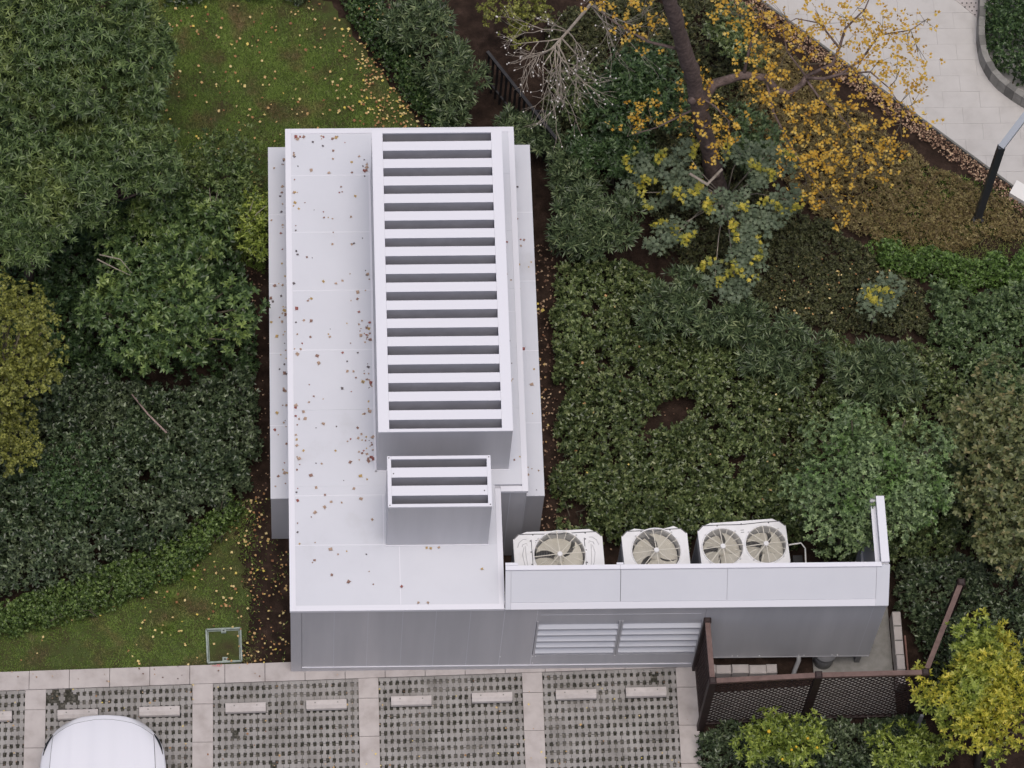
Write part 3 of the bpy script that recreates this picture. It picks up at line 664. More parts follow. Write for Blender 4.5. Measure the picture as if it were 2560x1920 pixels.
def hood_piece(x0, x1, t0, t1, o0, o1, name, m):
    a, b, c_, d = slope(t0, o0), slope(t1, o0), slope(t1, o1), slope(t0, o1)
    return MB().extrude_x([a, b, c_, d][::-1], x0, x1).build(name, m, hood)
hood_piece(3.13, W3 - 0.01, 0.01, 0.99, -0.05, -0.018, 'hood_backing', wl)
for a, b in ((3.20, 4.785), (4.793, 6.335), (6.340, 8.50)): hood_piece(a, b, 0.17, 0.965, -0.016, 0.0, 'hood_panel', pn)
hood_piece(3.118, 3.196, 0.0, 0.985, -0.016, 0.003, 'hood_end_trim', pn)
hood_piece(8.504, W3 + 0.006, 0.0, 1.0, -0.016, 0.004, 'hood_end_trim', pn)
hood_piece(3.198, 8.502, 0.0, 0.165, -0.016, 0.006, 'hood_edge_trim', MT['trim'])
hood_piece(4.786, 4.792, 0.165, 0.97, -0.016, -0.006, 'hood_joint', MT['screw'])
MB().box(3.118, 4.78, 0.405, 0.475, 2.845, 2.872).build('hood_cap', MT['trim'], hood)
MB().box(4.784, 8.57, 0.405, 0.475, 2.843, 2.870).build('hood_cap', MT['trim'], hood)
MB().box(3.118, 3.30, 0.478, 0.52, 2.835, 2.875).build('hood_cap', MT['trim'], hood)
MB().box(4.73, 4.83, 0.478, 0.505, 2.85, 2.874).build('hood_cap', MT['trim'], hood)
MB().box(3.118, W3, -0.03, 0.0, 2.385, 2.425).build('hood_lip', wl, hood)
ew = MB().box(8.578, W3, 0.44, 1.515, 0.40, 2.81).build('end_wall', wl, enc)
MB().box(8.571, W3 + 0.004, 0.478, 1.522, 2.815, 2.868).build('end_wall_cap', MT['trim'], ew)
MB().box(8.505, 8.575, 0.48, 1.42, 2.70, 2.735).build('inner_rail', MT['trim'], ew)
MB().box(8.535, 8.575, 0.48, 1.42, 1.25, 1.30).build('inner_rail', MT['panel'], ew)
MB().box(8.49, 8.577, 1.46, 1.515, 1.25, 2.80).build('end_post', wl, ew)
MB().add([(W3, HB[0], 2.38), (W3, 0.45, 2.38), (W3, HT[0], 2.85), (W3, HB[0], HB[1]), (W3 - .012, HB[0], 2.38), (W3 - .012, 0.45, 2.38), (W3 - .012, HT[0], 2.85), (W3 - .012, HB[0], HB[1])], [(0, 1, 2, 3), (7, 6, 5, 4)]).build('hood_cheek', pn, hood)
MB().box(8.52, 8.60, 0.06, 0.16, -0.05, 0.40).build('support_leg', MT['pipe'], enc)
MB().box(6.10, 6.18, 0.04, 0.12, -0.05, 0.375).build('support_leg', MT['pipe'], enc)
for y in (0.06,): MB().box(W3 - 0.03, W3, 0.03, 0.44, 0.40, 2.37).build('end_panel', wl, enc)

# ================================================================== OUTDOOR UNITS
def plate_with_holes(poly_halves, z0, z1):
    """each half: (outer rect as x0,x1,y0,y1 with chamfers list, hole cx,cy,r)"""
    mb = MB(); N = 48
    for outer, cx, cy, r in poly_halves:
        ring_i = [(cx + r * math.cos(2 * math.pi * k / N), cy + r * math.sin(2 * math.pi * k / N)) for k in range(N)]
        ring_o = []
        for k in range(N):
            dx, dy = math.cos(2 * math.pi * k / N), math.sin(2 * math.pi * k / N); best = 1e9
            for i in range(len(outer)):
                x1, y1 = outer[i]; x2, y2 = outer[(i + 1) % len(outer)]; ex, ey = x2 - x1, y2 - y1
                den = dx * ey - dy * ex
                if abs(den) < 1e-9: continue
                t = ((x1 - cx) * ey - (y1 - cy) * ex) / den; u = ((x1 - cx) * dy - (y1 - cy) * dx) / den
                if t > 0 and -1e-6 <= u <= 1 + 1e-6: best = min(best, t)
            ring_o.append((cx + dx * best, cy + dy * best))
        for c_ in outer:                                                   # snap so that corners stay sharp
            k = min(range(N), key=lambda q: (ring_o[q][0] - c_[0]) ** 2 + (ring_o[q][1] - c_[1]) ** 2); ring_o[k] = c_
        vs = [(x, y, z1) for x, y in ring_i] + [(x, y, z1) for x, y in ring_o] + [(x, y, z0) for x, y in ring_i] + [(x, y, z0) for x, y in ring_o]
        fs = []
        for k in range(N):
            k2 = (k + 1) % N
            fs += [(k, N + k, N + k2, k2), (N + k, 3 * N + k, 3 * N + k2, N + k2), (k2, 2 * N + k2, 2 * N + k, k)]
        mb.add(vs, fs)
    return mb

def fan(u, cx, cy, r, z, rot, blades_n, seed):
    rs = random.Random(seed); N = 40
    mb = MB()                                                              # shroud wall
    vs = []
    for zz, rr in ((z - 0.002, r + 0.001), (z - 0.26, r + 0.001)):
        vs += [(cx + rr * math.cos(2 * math.pi * k / N), cy + rr * math.sin(2 * math.pi * k / N), zz) for k in range(N)]
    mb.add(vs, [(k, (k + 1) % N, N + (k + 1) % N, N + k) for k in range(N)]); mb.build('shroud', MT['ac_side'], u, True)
    MB().tube([(cx, cy, z - 0.50), (cx, cy, z - 0.46)], r - 0.002, 32).build('fan_well', MT['cavity'], u)
    for q in range(3):
        yy = cy - r * 0.5 + q * r * 0.5
        hw = math.sqrt(max(0.0, (r * 0.96) ** 2 - (yy - cy) ** 2))
        MB().box(cx - hw, cx + hw, yy - 0.018, yy + 0.018, z - 0.44, z - 0.40).build('motor_bracket', MT['coil'], u)
    f = MB().tube([(cx, cy, z - 0.25), (cx, cy, z - 0.13)], [r * 0.24, r * 0.20], 20).build('fan_rotor', MT['blade'], u, True)
    for b in range(blades_n):                                              # broad sickle blades
        a0 = rot + 2 * math.pi * b / blades_n; vs = []; na, nr = 7, 5
        for i in range(nr):
            rr = r * (0.2 + 0.74 * i / (nr - 1)); wid = (1.02 + 0.30 * (i / (nr - 1))) * (2 * math.pi / blades_n) * 0.70
            for j in range(na):
                t = j / (na - 1) - 0.5; aa = a0 + t * wid + 0.42 * (i / (nr - 1)) ** 1.5
                vs.append((cx + rr * math.cos(aa), cy + rr * math.sin(aa), z - 0.165 + 0.13 * t * (0.4 + 0.6 * rr / r)))
        fs = [(i * na + j, i * na + j + 1, (i + 1) * na + j + 1, (i + 1) * na + j) for i in range(nr - 1) for j in range(na - 1)]
        MB().add(vs, fs).build('fan_blade', MT['blade'], f, True)
    gd = MB()                                                              # wire guard: fine rings, long and short spokes, hub cap
    for q in range(13):
        rr = r * (0.22 + 0.76 * q / 12)
        gd.tube([(cx + rr * math.cos(2 * math.pi * k / 32), cy + rr * math.sin(2 * math.pi * k / 32), z + 0.012 + 0.02 * (1 - rr / r)) for k in range(33)], 0.0016, 4, False)
    gd = gd.build('fan_guard', MT['wire'], u)
    for k in range(16):
        a = rot * 0 + 0.06 + 2 * math.pi * k / 16; r0 = 0.03 if k % 2 == 0 else r * 0.58; e = 1.06 if k % 4 == 2 else 1.0
        MB().bar((cx + r0 * math.cos(a), cy + r0 * math.sin(a), z + 0.038 - 0.014 * r0 / r), (cx + r * e * math.cos(a), cy + r * e * math.sin(a), z + 0.012), 0.011 if k % 2 == 0 else 0.008, 0.008).build('spoke', MT['spoke'], gd)
        if k % 4 == 2: MB().tube([(cx + r * 1.06 * math.cos(a), cy + r * 1.06 * math.sin(a), z), (cx + r * 1.06 * math.cos(a), cy + r * 1.06 * math.sin(a), z + 0.02)], 0.014, 8).build('clip', MT['ac_side'], gd)
    MB().tube([(cx, cy, z + 0.03), (cx, cy, z + 0.052)], [0.042, 0.036], 20).build('hub_cap', MT['ac'], gd)

def unit_box(label, x0, x1, y0, y1, ztop, ang, fans, pressed, seed):
    cx, cy = (x0 + x1) / 2, (y0 + y1) / 2
    u = thing('outdoor_unit', label, 'outdoor unit', (cx, cy, 0), 'air conditioner outdoor units in the yard')
    ch = 0.085
    def octo(d): return [(x0 + d, y0 + ch), (x0 + ch, y0 + d), (x1 - ch, y0 + d), (x1 - d, y0 + ch), (x1 - d, y1 - ch), (x1 - ch, y1 - d), (x0 + ch, y1 - d), (x0 + d, y1 - ch)]
    z = ztop
    # casing walls (open inside so that the fans sit in a well)
    oo, ii = octo(0.012), octo(0.03); mb = MB(); n = 8
    vs = [(*p, 0.10) for p in oo] + [(*p, z - 0.03) for p in oo]
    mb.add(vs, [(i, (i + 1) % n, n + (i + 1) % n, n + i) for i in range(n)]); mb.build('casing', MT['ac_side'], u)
    for i in range(22):                                                    # coil guard fins on the left end and the back
        zz = 0.35 + i * 0.05
        MB().box(x0 + 0.004, x0 + 0.0115, y0 + 0.12, y1 - 0.12, zz, zz + 0.018).build('coil_guard', MT['coil'], u)
    halves = []
    if len(fans) == 1: halves = [(octo(0), *fans[0])]
    else:
        xm = cx; o = octo(0)
        halves = [([o[0], o[1], (xm, y0), (xm, y1), o[6], o[7]], *fans[0]), ([(xm, y0), o[2], o[3], o[4], o[5], (xm, y1)], *fans[1])]
    plate_with_holes(halves, z - 0.05, z).build('top_panel', MT['ac'], u)
    for k, (fx, fy, fr) in enumerate(fans):
        N = 40                                                             # raised rim round each fan
        vs = []
        for rr, zz in ((fr + 0.022, z + 0.001), (fr + 0.012, z + 0.014), (fr, z + 0.010), (fr, z - 0.02)):
            vs += [(fx + rr * math.cos(2 * math.pi * q / N), fy + rr * math.sin(2 * math.pi * q / N), zz) for q in range(N)]
        MB().add(vs, [(a * N + q, a * N + (q + 1) % N, (a + 1) * N + (q + 1) % N, (a + 1) * N + q) for a in range(3) for q in range(N)]).build('fan_rim', MT['ac'], u, True)
        fan(u, fx, fy, fr, z, 0.5 + seed + k * 1.3, 3 if fr > 0.33 else 4, seed + k)
    # bulged back cover behind the top panel with a wavy joint
    MB().prism([(x0 + ch, y1 - 0.002), (x1 - ch, y1 - 0.002), (x1 - ch - 0.10, y1 + 0.055), (cx + 0.15, y1 + (0.02 if seed == 2 else 0.05)), (cx - 0.15, y1 + (0.02 if seed == 2 else 0.045)), (x0 + ch + 0.12, y1 + 0.045)][::1], z - 0.30, z - 0.035).build('back_cover', MT['ac'], u)
    for px in (x0 + 0.3, cx, x1 - 0.25): MB().tube([(px, y1 - 0.02, z), (px, y1 - 0.02, z + 0.008)], 0.012, 8).build('screw', MT['screw'], u)
    jb = MB(); jb.tube([(x0 + ch, y1 - 0.008, z + 0.002), (x0 + 0.35, y1 - 0.012, z + 0.002), (cx, y1 - 0.026, z + 0.002), (x1 - 0.35, y1 - 0.010, z + 0.002), (x1 - ch, y1 - 0.008, z + 0.002)], 0.006, 5); jb.build('joint', MT['coil'], u)
    for (xa, ya), (xb, yb) in ((octo(0.012)[4], octo(0.012)[5]), (octo(0.012)[6], octo(0.012)[7])):
        MB().bar((xa, ya, z + 0.002), (xb, yb, z + 0.002), 0.012, 0.008).build('corner_slot', MT['screw'], u)
    if pressed:                                                            # seams and pressed ribs on both ends of the wide unit
        for sx, xs in ((1, x0 + 0.27), (-1, x1 - 0.27)):
            MB().bar((xs, y1 - 0.10, z + .001), (xs, y0 + 0.02, z + .001), 0.010, 0.006).build('seam', MT['coil'], u)
            e0 = x0 if sx > 0 else x1
            for pts in ([(0.06, -0.22), (0.09, -0.14), (0.15, -0.09), (0.20, -0.09)], [(0.13, -0.21), (0.14, -0.175), (0.20, -0.15), (0.205, -0.19)], [(0.155, -0.22), (0.125, -0.34), (0.15, -0.50), (0.175, -0.56)], [(0.175, -0.20), (0.18, -0.40), (0.20, -0.56)]):
                MB().tube([(e0 + sx * a, y1 + b, z + 0.001) for a, b in pts], 0.007, 6).build('pressed_rib', MT['ac_side'], u)
            for a, b in ((0.255, -0.12), (0.255, -0.3), (0.255, -0.5)): MB().tube([(e0 + sx * a, y1 + b, z), (e0 + sx * a, y1 + b, z + 0.01)], 0.010, 6).build('screw', MT['screw'], u)
    lx = x0 + 0.33 if pressed else cx - 0.02
    if seed != 2:
        for q in range(2): MB().box(lx, lx + 0.05, y1 - 0.12 - q * 0.035, y1 - 0.112 - q * 0.035, z + .001, z + 0.003).build('label_mark', MT['coil'], u)
    for px in (x0 + 0.1, x1 - 0.1): MB().box(px - 0.04, px + 0.04, y0 + 0.03, y1 - 0.03, -0.05, 0.10).build('foot', MT['pipe'], u)
    if ang:
        rot = Matrix.Translation((cx, cy, 0)) @ Matrix.Rotation(ang, 4, 'Z') @ Matrix.Translation((-cx, -cy, 0))
        u.matrix_world = Matrix.Translation((cx, cy, 0)) @ Matrix.Rotation(ang, 4, 'Z')
    return u
unit_box('wide white outdoor unit with one fan, nearest the enclosure roof', 3.325, 4.655, 0.735, 1.500, 1.70, 0.030, [(4.003, 1.140, 0.380)], True, 1)
unit_box('narrow white outdoor unit with one fan, between the two wider units', 4.945, 5.925, 0.770, 1.535, 1.70, 0.045, [(5.440, 1.185, 0.358)], False, 2)
unit_box('white outdoor unit with two smaller fans, nearest the sloped end wall', 6.085, 7.405, 0.875, 1.625, 1.70, 0.055, [(6.430, 1.255, 0.298), (7.075, 1.255, 0.298)], False, 3)
o = MB().tube([(7.42, 1.28, 1.66), (7.60, 1.30, 1.68), (7.66, 1.22, 1.66), (7.66, 0.95, 1.60), (7.66, 0.80, 1.30)], 0.012, 8).build('refrigerant_pipe', MT['white'], None, True)
tag(o, 'thin white pipe bent beside the two-fan outdoor unit', 'pipe')
o = MB().box(7.50, 7.64, 0.80, 1.20, -0.05, 1.45).build('valve_cabinet', MT['black']); tag(o, 'black box behind the hood beside the two-fan unit', 'box')

# ================================================================== LATTICE FENCE
FH = 1.95
fence_pts = [(6.105, -0.02), (6.125, -0.985), (7.672, -0.912), (9.235, -0.885), (9.88, 0.53)]
lat = thing('lattice_fence', 'dark brown wooden lattice fence round the yard corner under the sloped hood', 'fence', (*fence_pts[1], 0))
def lattice_panel(a, b, z0, z1, pitch):
    a, b = Vector((*a, 0)), Vector((*b, 0)); d = (b - a); Ln = d.length; d.normalize(); nrm_ = Vector((-d.y, d.x, 0))
    hgt = z1 - z0; th = R(48); 
    for sgn in (1, -1):
        n = int((Ln + hgt / math.tan(th)) / pitch) + 1
        for i in range(n):
            s = i * pitch if sgn > 0 else i * pitch - hgt / math.tan(th)
            # line: u = s - sgn*(w/tan)
            pts = []
            for w in (0, hgt):
                pts.append((s - sgn * w / math.tan(th), w))
            (u0, w0), (u1, w1) = pts
            def at_u(u): return w0 + (u - u0) * (w1 - w0) / (u1 - u0)
            lo, hi = max(0, min(u0, u1)), min(Ln, max(u0, u1))
            if hi - lo < 0.02: continue
            p = a + d * lo + Vector((0, 0, z0 + at_u(lo))) + nrm_ * 0.006 * sgn; q = a + d * hi + Vector((0, 0, z0 + at_u(hi))) + nrm_ * 0.006 * sgn
            dirv = (q - p).normalized(); sd = nrm_; upn = sd.cross(dirv)
            vs = []
            for e in (p, q):
                for i_, j_ in ((-1, -1), (1, -1), (1, 1), (-1, 1)): vs.append(e + sd * i_ * 0.005 + upn * j_ * 0.0075)
            MB().add(vs, [(0, 1, 2, 3), (7, 6, 5, 4), (0, 4, 5, 1), (1, 5, 6, 2), (2, 6, 7, 3), (3, 7, 4, 0)]).build('slat', MT['wood'], lat)
for i, (a, b) in enumerate(zip(fence_pts[:-1], fence_pts[1:])):
    va, vb = Vector(a), Vector(b); d = (vb - va).normalized()
    p, q = va + d * 0.055, vb - d * 0.055
    lattice_panel(tuple(p), tuple(q), 0.22, FH - 0.04, 0.098)
    MB().bar((p.x, p.y, FH - 0.02), (q.x, q.y, FH - 0.02), 0.075, 0.05).build('top_rail', MT['rail'], lat)
    MB().bar((p.x, p.y, 0.20), (q.x, q.y, 0.20), 0.05, 0.05).build('bottom_rail', MT['wood'], lat)
for i, (x_, y_) in enumerate(fence_pts):
    po = MB().box(x_ - 0.05, x_ + 0.05, y_ - 0.05, y_ + 0.05, -0.06, FH - 0.0).build('post', MT['wood'], lat)
    MB().box(x_ - 0.055, x_ + 0.055, y_ - 0.055, y_ + 0.055, FH + 0.001, FH + 0.03, 0.02).build('post_cap', MT['wood'], po)
o = MB().box(9.30, 9.345, -1.16, -1.12, -0.05, 0.85).build('marker_post', MT['pipe_grey']); tag(o, 'short grey post standing in front of the lattice fence', 'post')

# ---- things in the fenced corner
kw = thing('kerb_wall', 'low pale block kerb wall behind the lattice fence', 'wall', (9.17, 0.2, 0))
for i in range(5):
    y = -0.42 + i * 0.235; MB().box(9.11 + random.uniform(-.004, .004), 9.235, y + .004, y + .231, 0.0, 0.295 + random.uniform(-.005, .005), 0.008).build('block', MT['slab'], kw)
MB().box(9.118, 9.228, -0.42, 0.76, -0.05, 0.29).build('core', MT['granite_dark'], kw)
MB().box(9.275, 9.30, -0.45, 0.40, -0.05, 0.20).build('edging', MT['terracotta'], kw)
kr = thing('kerb_row', 'row of pale stone blocks lying under the raised wall panel', 'kerb', (6.8, -0.1, 0))
xs = [6.17, 6.40, 6.64, 6.90, 7.16, 7.33]
for a, b in zip(xs[:-1], xs[1:]):
    dy = random.uniform(-.015, .015); MB().box(a + .004, b - .004, -0.17 + dy, -0.03 + dy, -0.05, 0.16 + random.uniform(-.03, .03), 0.012).build('block', MT['slab'], kr)
sheet('yard_floor', [(6.2, -0.86), (9.10, -0.80), (9.10, 1.6), (8.7, 1.6), (7.9, 0.4), (7.9, -0.3), (6.2, -0.42)], -0.03, MT['granite'], 'grimy concrete floor in the fenced corner')
o = MB().tube([(7.62, 0.06, 0.45), (7.64, -0.02, 0.30), (7.60, -0.10, 0.10), (7.56, -0.20, -0.04)], 0.035, 10).build('drain_hose', MT['pipe_grey'], None, True); tag(o, 'pale grey hose hanging below the raised wall panel', 'hose')
pu = thing('duct_stub', 'dark grey round duct stub below the raised wall panel', 'duct', (8.05, 0.12, 0))
MB().tube([(8.05, 0.10, -0.05), (8.05, 0.10, 0.33)], 0.15, 20).build('duct', MT['pipe'], pu, True)
MB().tube([(8.05, 0.10, 0.30), (8.05, 0.10, 0.36)], 0.175, 20).build('flange', MT['pipe'], pu, True)

# ================================================================== WHEEL STOPS
STOPS = [(-4.81, -0.690, 'wheel stop cut by the left picture edge'), (-3.518, -0.672, 'wheel stop half hidden by the nose of the white car'), (-2.292, -0.636, 'wheel stop beside the right front corner of the white car'),
         (-0.998, -0.592, 'left wheel stop of the bay nearest the green frame'), (0.217, -0.558, 'right wheel stop of the bay nearest the green frame'), (1.494, -0.512, 'stained left wheel stop in front of the plain grey wall'),
         (2.711, -0.470, 'stained right wheel stop in front of the plain grey wall'), (3.977, -0.438, 'left wheel stop in front of the louvred wall'), (5.033, -0.412, 'right wheel stop in front of the louvred wall')]
for x_, yc, lb in STOPS:
    t = thing('wheel_stop', 'pale concrete ' + lb, 'wheel stop', (x_ + 0.305, yc, 0.006), 'concrete wheel stops'); ln = 0.608
    prof = [(-0.075, 0.0), (0.075, 0.0), (0.070, 0.075), (0.058, 0.092), (-0.018, 0.092), (-0.066, 0.055)]
    mb = MB(); mb.extrude_x([(p[0], p[1]) for p in prof], -ln / 2, ln / 2)
    o = mb.build('block', MT['stop']); o.parent = t
    mb = MB(); mb.box(-ln / 2 - 0.006, ln / 2 + 0.006, -0.082, 0.08, -0.02, 0.006); o = mb.build('pad', MT['rubber']); o.parent = t
    for bx in (-0.17, 0.17):
        o = MB().tube([(bx, 0.02, 0.088), (bx, 0.02, 0.094)], 0.012, 8).build('anchor', MT['granite'], None); o.parent = t
    t.rotation_euler = (0, 0, SLP * 0.7 + random.uniform(-.004, .004))

# ================================================================== GREEN MANHOLE FRAME
mh = thing('manhole_frame', 'square pale green metal manhole frame sunk in the grass', 'manhole', (-1.02, 0.42, 0))
fr = [(-1.286, 0.691), (-0.766, 0.711), (-0.752, 0.175), (-1.261, 0.152)]
for i in range(4):
    a, b = fr[i], fr[(i + 1) % 4]; MB().bar((*a, 0.012), (*b, 0.012), 0.026, 0.03).build('frame_bar', MT['frame_green'], mh)
for a, b in ((0, 1), (0, 3), (1, 2)):
    pa_, pb_ = Vector(fr[a]), Vector(fr[b]); cm = (Vector(fr[0]) + Vector(fr[2])) / 2; p_ = pa_.lerp(cm, 0.10); q_ = pb_.lerp(cm, 0.10)
    MB().bar((p_.x, p_.y, 0.006), (q_.x, q_.y, 0.006), 0.010, 0.016).build('inner_lip', MT['frame_green'], mh)
for cx_, cy_ in ((-1.022, 0.668), (-1.002, 0.200)):
    lg = MB().prism([(cx_ - .038, cy_ - .035), (cx_ + .038, cy_ - .035), (cx_ + .038, cy_ + .035), (cx_ - .038, cy_ + .035)], -0.01, 0.034).build('lug', MT['frame_green'], mh)
    MB().prism([(cx_ - .014, cy_ - .010), (cx_ + .014, cy_ - .010), (cx_ + .014, cy_ + .012), (cx_ - .014, cy_ + .012)], 0.03, 0.0362).build('lug_hole', MT['black'], lg)
o = MB().prism([(-1.25, 0.165), (-0.77, 0.19), (-0.78, 0.69), (-1.27, 0.67)], -0.06, -0.005).build('cover', MT['lawn'], mh)
# red paint scrawl on the slab below it
sc_ = MB()
def stroke(pts, w=0.006):
    for a, b in zip(pts[:-1], pts[1:]): sc_.bar((a[0], a[1], 0.0235), (b[0], b[1], 0.0235), w, 0.002)
sx, sy = -1.20, 0.108
stroke([(sx, sy - .012), (sx + .02, sy), (sx + .035, sy - .014), (sx + .05, sy), (sx + .052, sy - .02)])
stroke([(sx + .07, sy + .012), (sx + .095, sy + .014), (sx + .07, sy - .018), (sx + .10, sy - .016)])
stroke([(sx + .085, sy - .002), (sx + .105, sy + .012), (sx + .12, sy + .014), (sx + .105, sy - .018), (sx + .13, sy - .014)])
stroke([(sx + .150, sy + .02), (sx + .138, sy - .016)])
o = sc_.build('paint_scrawl', MT['red']); tag(o, 'faded red paint scrawl on the slab below the green frame', 'scrawl')

# ================================================================== WHITE CAR
car = thing('parked_car', 'white car parked nose-in, only its bonnet in view', 'car', (-2.79, -3.2, 0))
CX, NY = -2.790, -0.935
WS = [(0.0, 0.30), (0.012, 0.40), (0.05, 0.52), (0.12, 0.615), (0.20, 0.70), (0.30, 0.775), (0.42, 0.845), (0.58, 0.90), (0.78, 0.925), (1.05, 0.93), (1.4, 0.93), (1.9, 0.925)]
def half_w(s):
    for (s0, w0), (s1, w1) in zip(WS[:-1], WS[1:]):
        if s <= s1: return w0 + (w1 - w0) * (s - s0) / (s1 - s0)
    return WS[-1][1]
def hood_z(s, u):
    """u = |x|/half width"""
    crown_ = 0.70 + 0.16 * (1 - math.exp(-s / 0.55)) + 0.05 * min(s, 1.6)
    return crown_ - 0.05 * u ** 2 - 0.10 * max(0, u - 0.78) ** 1.3 / 0.22 ** 1.3 * 0.9 + 0.0 * u
SS = [0.0, 0.012, 0.03, 0.05, 0.085, 0.12, 0.16, 0.2, 0.25, 0.3, 0.36, 0.42, 0.5, 0.58, 0.68, 0.78, 0.9, 1.05, 1.2, 1.35]
US = [-1, -0.97, -0.92, -0.86, -0.78, -0.7, -0.64, -0.6, -0.5, -0.36, -0.18, 0, 0.18, 0.36, 0.5, 0.6, 0.64, 0.7, 0.78, 0.86, 0.92, 0.97, 1]
vs, fs = [], []
for s in SS:
    w = half_w(s)
    vs += [(CX - w, NY - s - 0.01, 0.28), (CX - w * 1.0, NY - s, 0.58)]
    vs += [(CX + u * w, NY - s + 0.0, hood_z(s, abs(u))) for u in US]
    vs += [(CX + w * 1.0, NY - s, 0.58), (CX + w, NY - s - 0.01, 0.28)]
nc = len(US) + 4
for i in range(len(SS) - 1):
    for j in range(nc - 1): fs.append((i * nc + j, (i + 1) * nc + j, (i + 1) * nc + j + 1, i * nc + j + 1))
fs.append(tuple(range(nc)))
body = MB().add(vs, fs).build('body_front', MT['car'], car, True)
# bonnet: raised skin over the front body
vs, fs = [], []; HS = [0.095, 0.13, 0.17, 0.22, 0.28, 0.36, 0.46, 0.58, 0.72, 0.9, 1.1, 1.32]; HU = [-1, -0.9, -0.75, -0.67, -0.62, -0.57, -0.4, -0.22, -0.19, 0, 0.19, 0.22, 0.4, 0.57, 0.62, 0.67, 0.75, 0.9, 1]
def edge_half(s): return min(0.80, 0.86 * half_w(s))
def front_s(x): return 0.085 + 0.22 * (abs(x) / 0.70) ** 2.4
seam = []
hb = MB(); vs = []
NR = 14
for i in range(NR):
    for u in HU:
        x = u * 0.795 * (0.93 + 0.07 * i / (NR - 1)); s0 = front_s(x); s1 = 1.33; s = s0 + (s1 - s0) * (i / (NR - 1)) ** 1.3
        w = max(half_w(s), abs(x) + 0.02); uu = abs(x) / w
        z = hood_z(s, uu) + 0.008 + (0.022 if 0.5 < abs(u) < 0.64 else (0.012 if abs(u) >= 0.64 else (0.0 if abs(u) > 0.2 else 0.010)))
        vs.append((CX + x, NY - s, z))
nh = len(HU)
fs = [(i * nh + j, (i + 1) * nh + j, (i + 1) * nh + j + 1, i * nh + j + 1) for i in range(NR - 1) for j in range(nh - 1)]
bon = MB().add(vs, fs).build('bonnet', MT['car'], car, True)
edge = [vs[i * nh] for i in range(NR - 1, -1, -1)] + [vs[j] for j in range(nh)] + [vs[i * nh + nh - 1] for i in range(NR)]
MB().tube([(p[0], p[1], p[2] - 0.006) for p in edge], 0.0065, 5).build('bonnet_gap', MT['rubber'], bon)
for sgn in (-1, 1):
    pts = []
    for s in (0.30, 0.36, 0.44, 0.54, 0.64): w = half_w(s); pts.append((CX + sgn * (w - 0.025), NY - s, hood_z(s, 0.965) + 0.010))
    MB().tube(pts, [0.006, 0.016, 0.018, 0.013, 0.004], 6).build('headlight', MT['glass'], car, True)
mb = MB(); rows = [(1.36, 0.93, 0.86, 0.88), (1.95, 0.90, 0.70, 1.42), (2.3, 0.90, 0.66, 1.52), (3.6, 0.90, 0.66, 1.48), (4.3, 0.90, 0.72, 1.0), (4.55, 0.85, 0.7, 0.85)]
vs = []
for s, wb, wt, zt in rows: vs += [(CX - wb, NY - s, 0.28), (CX - wb, NY - s, 0.82), (CX - wt, NY - s, zt), (CX + wt, NY - s, zt), (CX + wb, NY - s, 0.82), (CX + wb, NY - s, 0.28)]
fs = [(i * 6 + j, (i + 1) * 6 + j, (i + 1) * 6 + j + 1, i * 6 + j + 1) for i in range(1, len(rows) - 1) for j in range(5)] + [(30, 31, 32, 33, 34, 35)] + [(j, 6 + j, 6 + j + 1, j + 1) for j in (0, 4)]
mb.add(vs, fs).build('cabin', MT['car'], car)
MB().add([vs[1], vs[7], vs[8], vs[9], vs[10], vs[4]], [(0, 1, 2), (0, 2, 3, 5), (5, 3, 4)]).build('windscreen', MT['glass'], car)
for sx_ in (-1, 1):
    for s in (0.9, 3.6):
        wy = MB().tube([(CX + sx_ * 0.72, NY - s, 0.33), (CX + sx_ * 0.91, NY - s, 0.33)], 0.32, 24).build('tyre', MT['rubber'], car)
        MB().tube([(CX + sx_ * 0.912, NY - s, 0.33), (CX + sx_ * 0.918, NY - s, 0.33)], 0.22, 20).build('rim', MT['pipe_grey'], wy)

# ================================================================== IRON FENCE, LAMP POST, PLANTER
ir = thing('iron_fence', 'black iron picket fence half buried in the shrubs', 'fence', (3.6, 9.6, 0))
fa, fb = Vector((3.25, 10.25, 0)), Vector((4.30, 8.62, 0)); fd = (fb - fa).normalized(); Lf = (fb - fa).length
MB().bar(fa + Vector((0, 0, 1.0)), fb + Vector((0, 0, 1.0)), 0.05, 0.04).build('top_rail', MT['iron'], ir)
MB().bar(fa + Vector((0, 0, 0.2)), fb + Vector((0, 0, 0.2)), 0.03, 0.03).build('bottom_rail', MT['iron'], ir)
MB().bar(fa + fd * 1.28 + Vector((0, 0, 0.95)), fa + fd * 1.28 + Vector((0.36, 0.12, 0.70)), 0.03, 0.03).build('brace', MT['iron'], ir)
s = 0.05
while s < Lf:
    p = fa + fd * s; MB().box(p.x - 0.019, p.x + 0.019, p.y - 0.012, p.y + 0.012, -0.06, 0.985).build('picket', MT['iron'], ir); s += 0.125
lp = thing('lamp_post', 'dark square lamp post with a slanted arm on the slope by the path', 'lamp post', (11.072, 7.673, 0))
px_, py_ = 11.072, 7.673
o = MB().box(px_ - 0.055, px_ + 0.055, py_ - 0.045, py_ + 0.045, -0.06, 2.30).build('post', MT['lamp'], lp)
MB().box(px_ - 0.09, px_ + 0.09, py_ - 0.08, py_ + 0.08, -0.06, 0.02).build('base_plate', MT['lamp'], lp)
MB().bar((px_, py_, 2.28), (px_ + 1.05, py_ + 1.15, 3.10), 0.10, 0.09).build('arm', MT['lamp_skylit'], lp)
o = MB().prism([(11.743, 8.299), (11.606, 8.067), (12.3, 7.55), (12.45, 7.78)], -0.05, 0.10).build('kerb_stone', MT['white']); tag(o, 'white kerb stone at the path edge behind the lamp post', 'kerb stone')
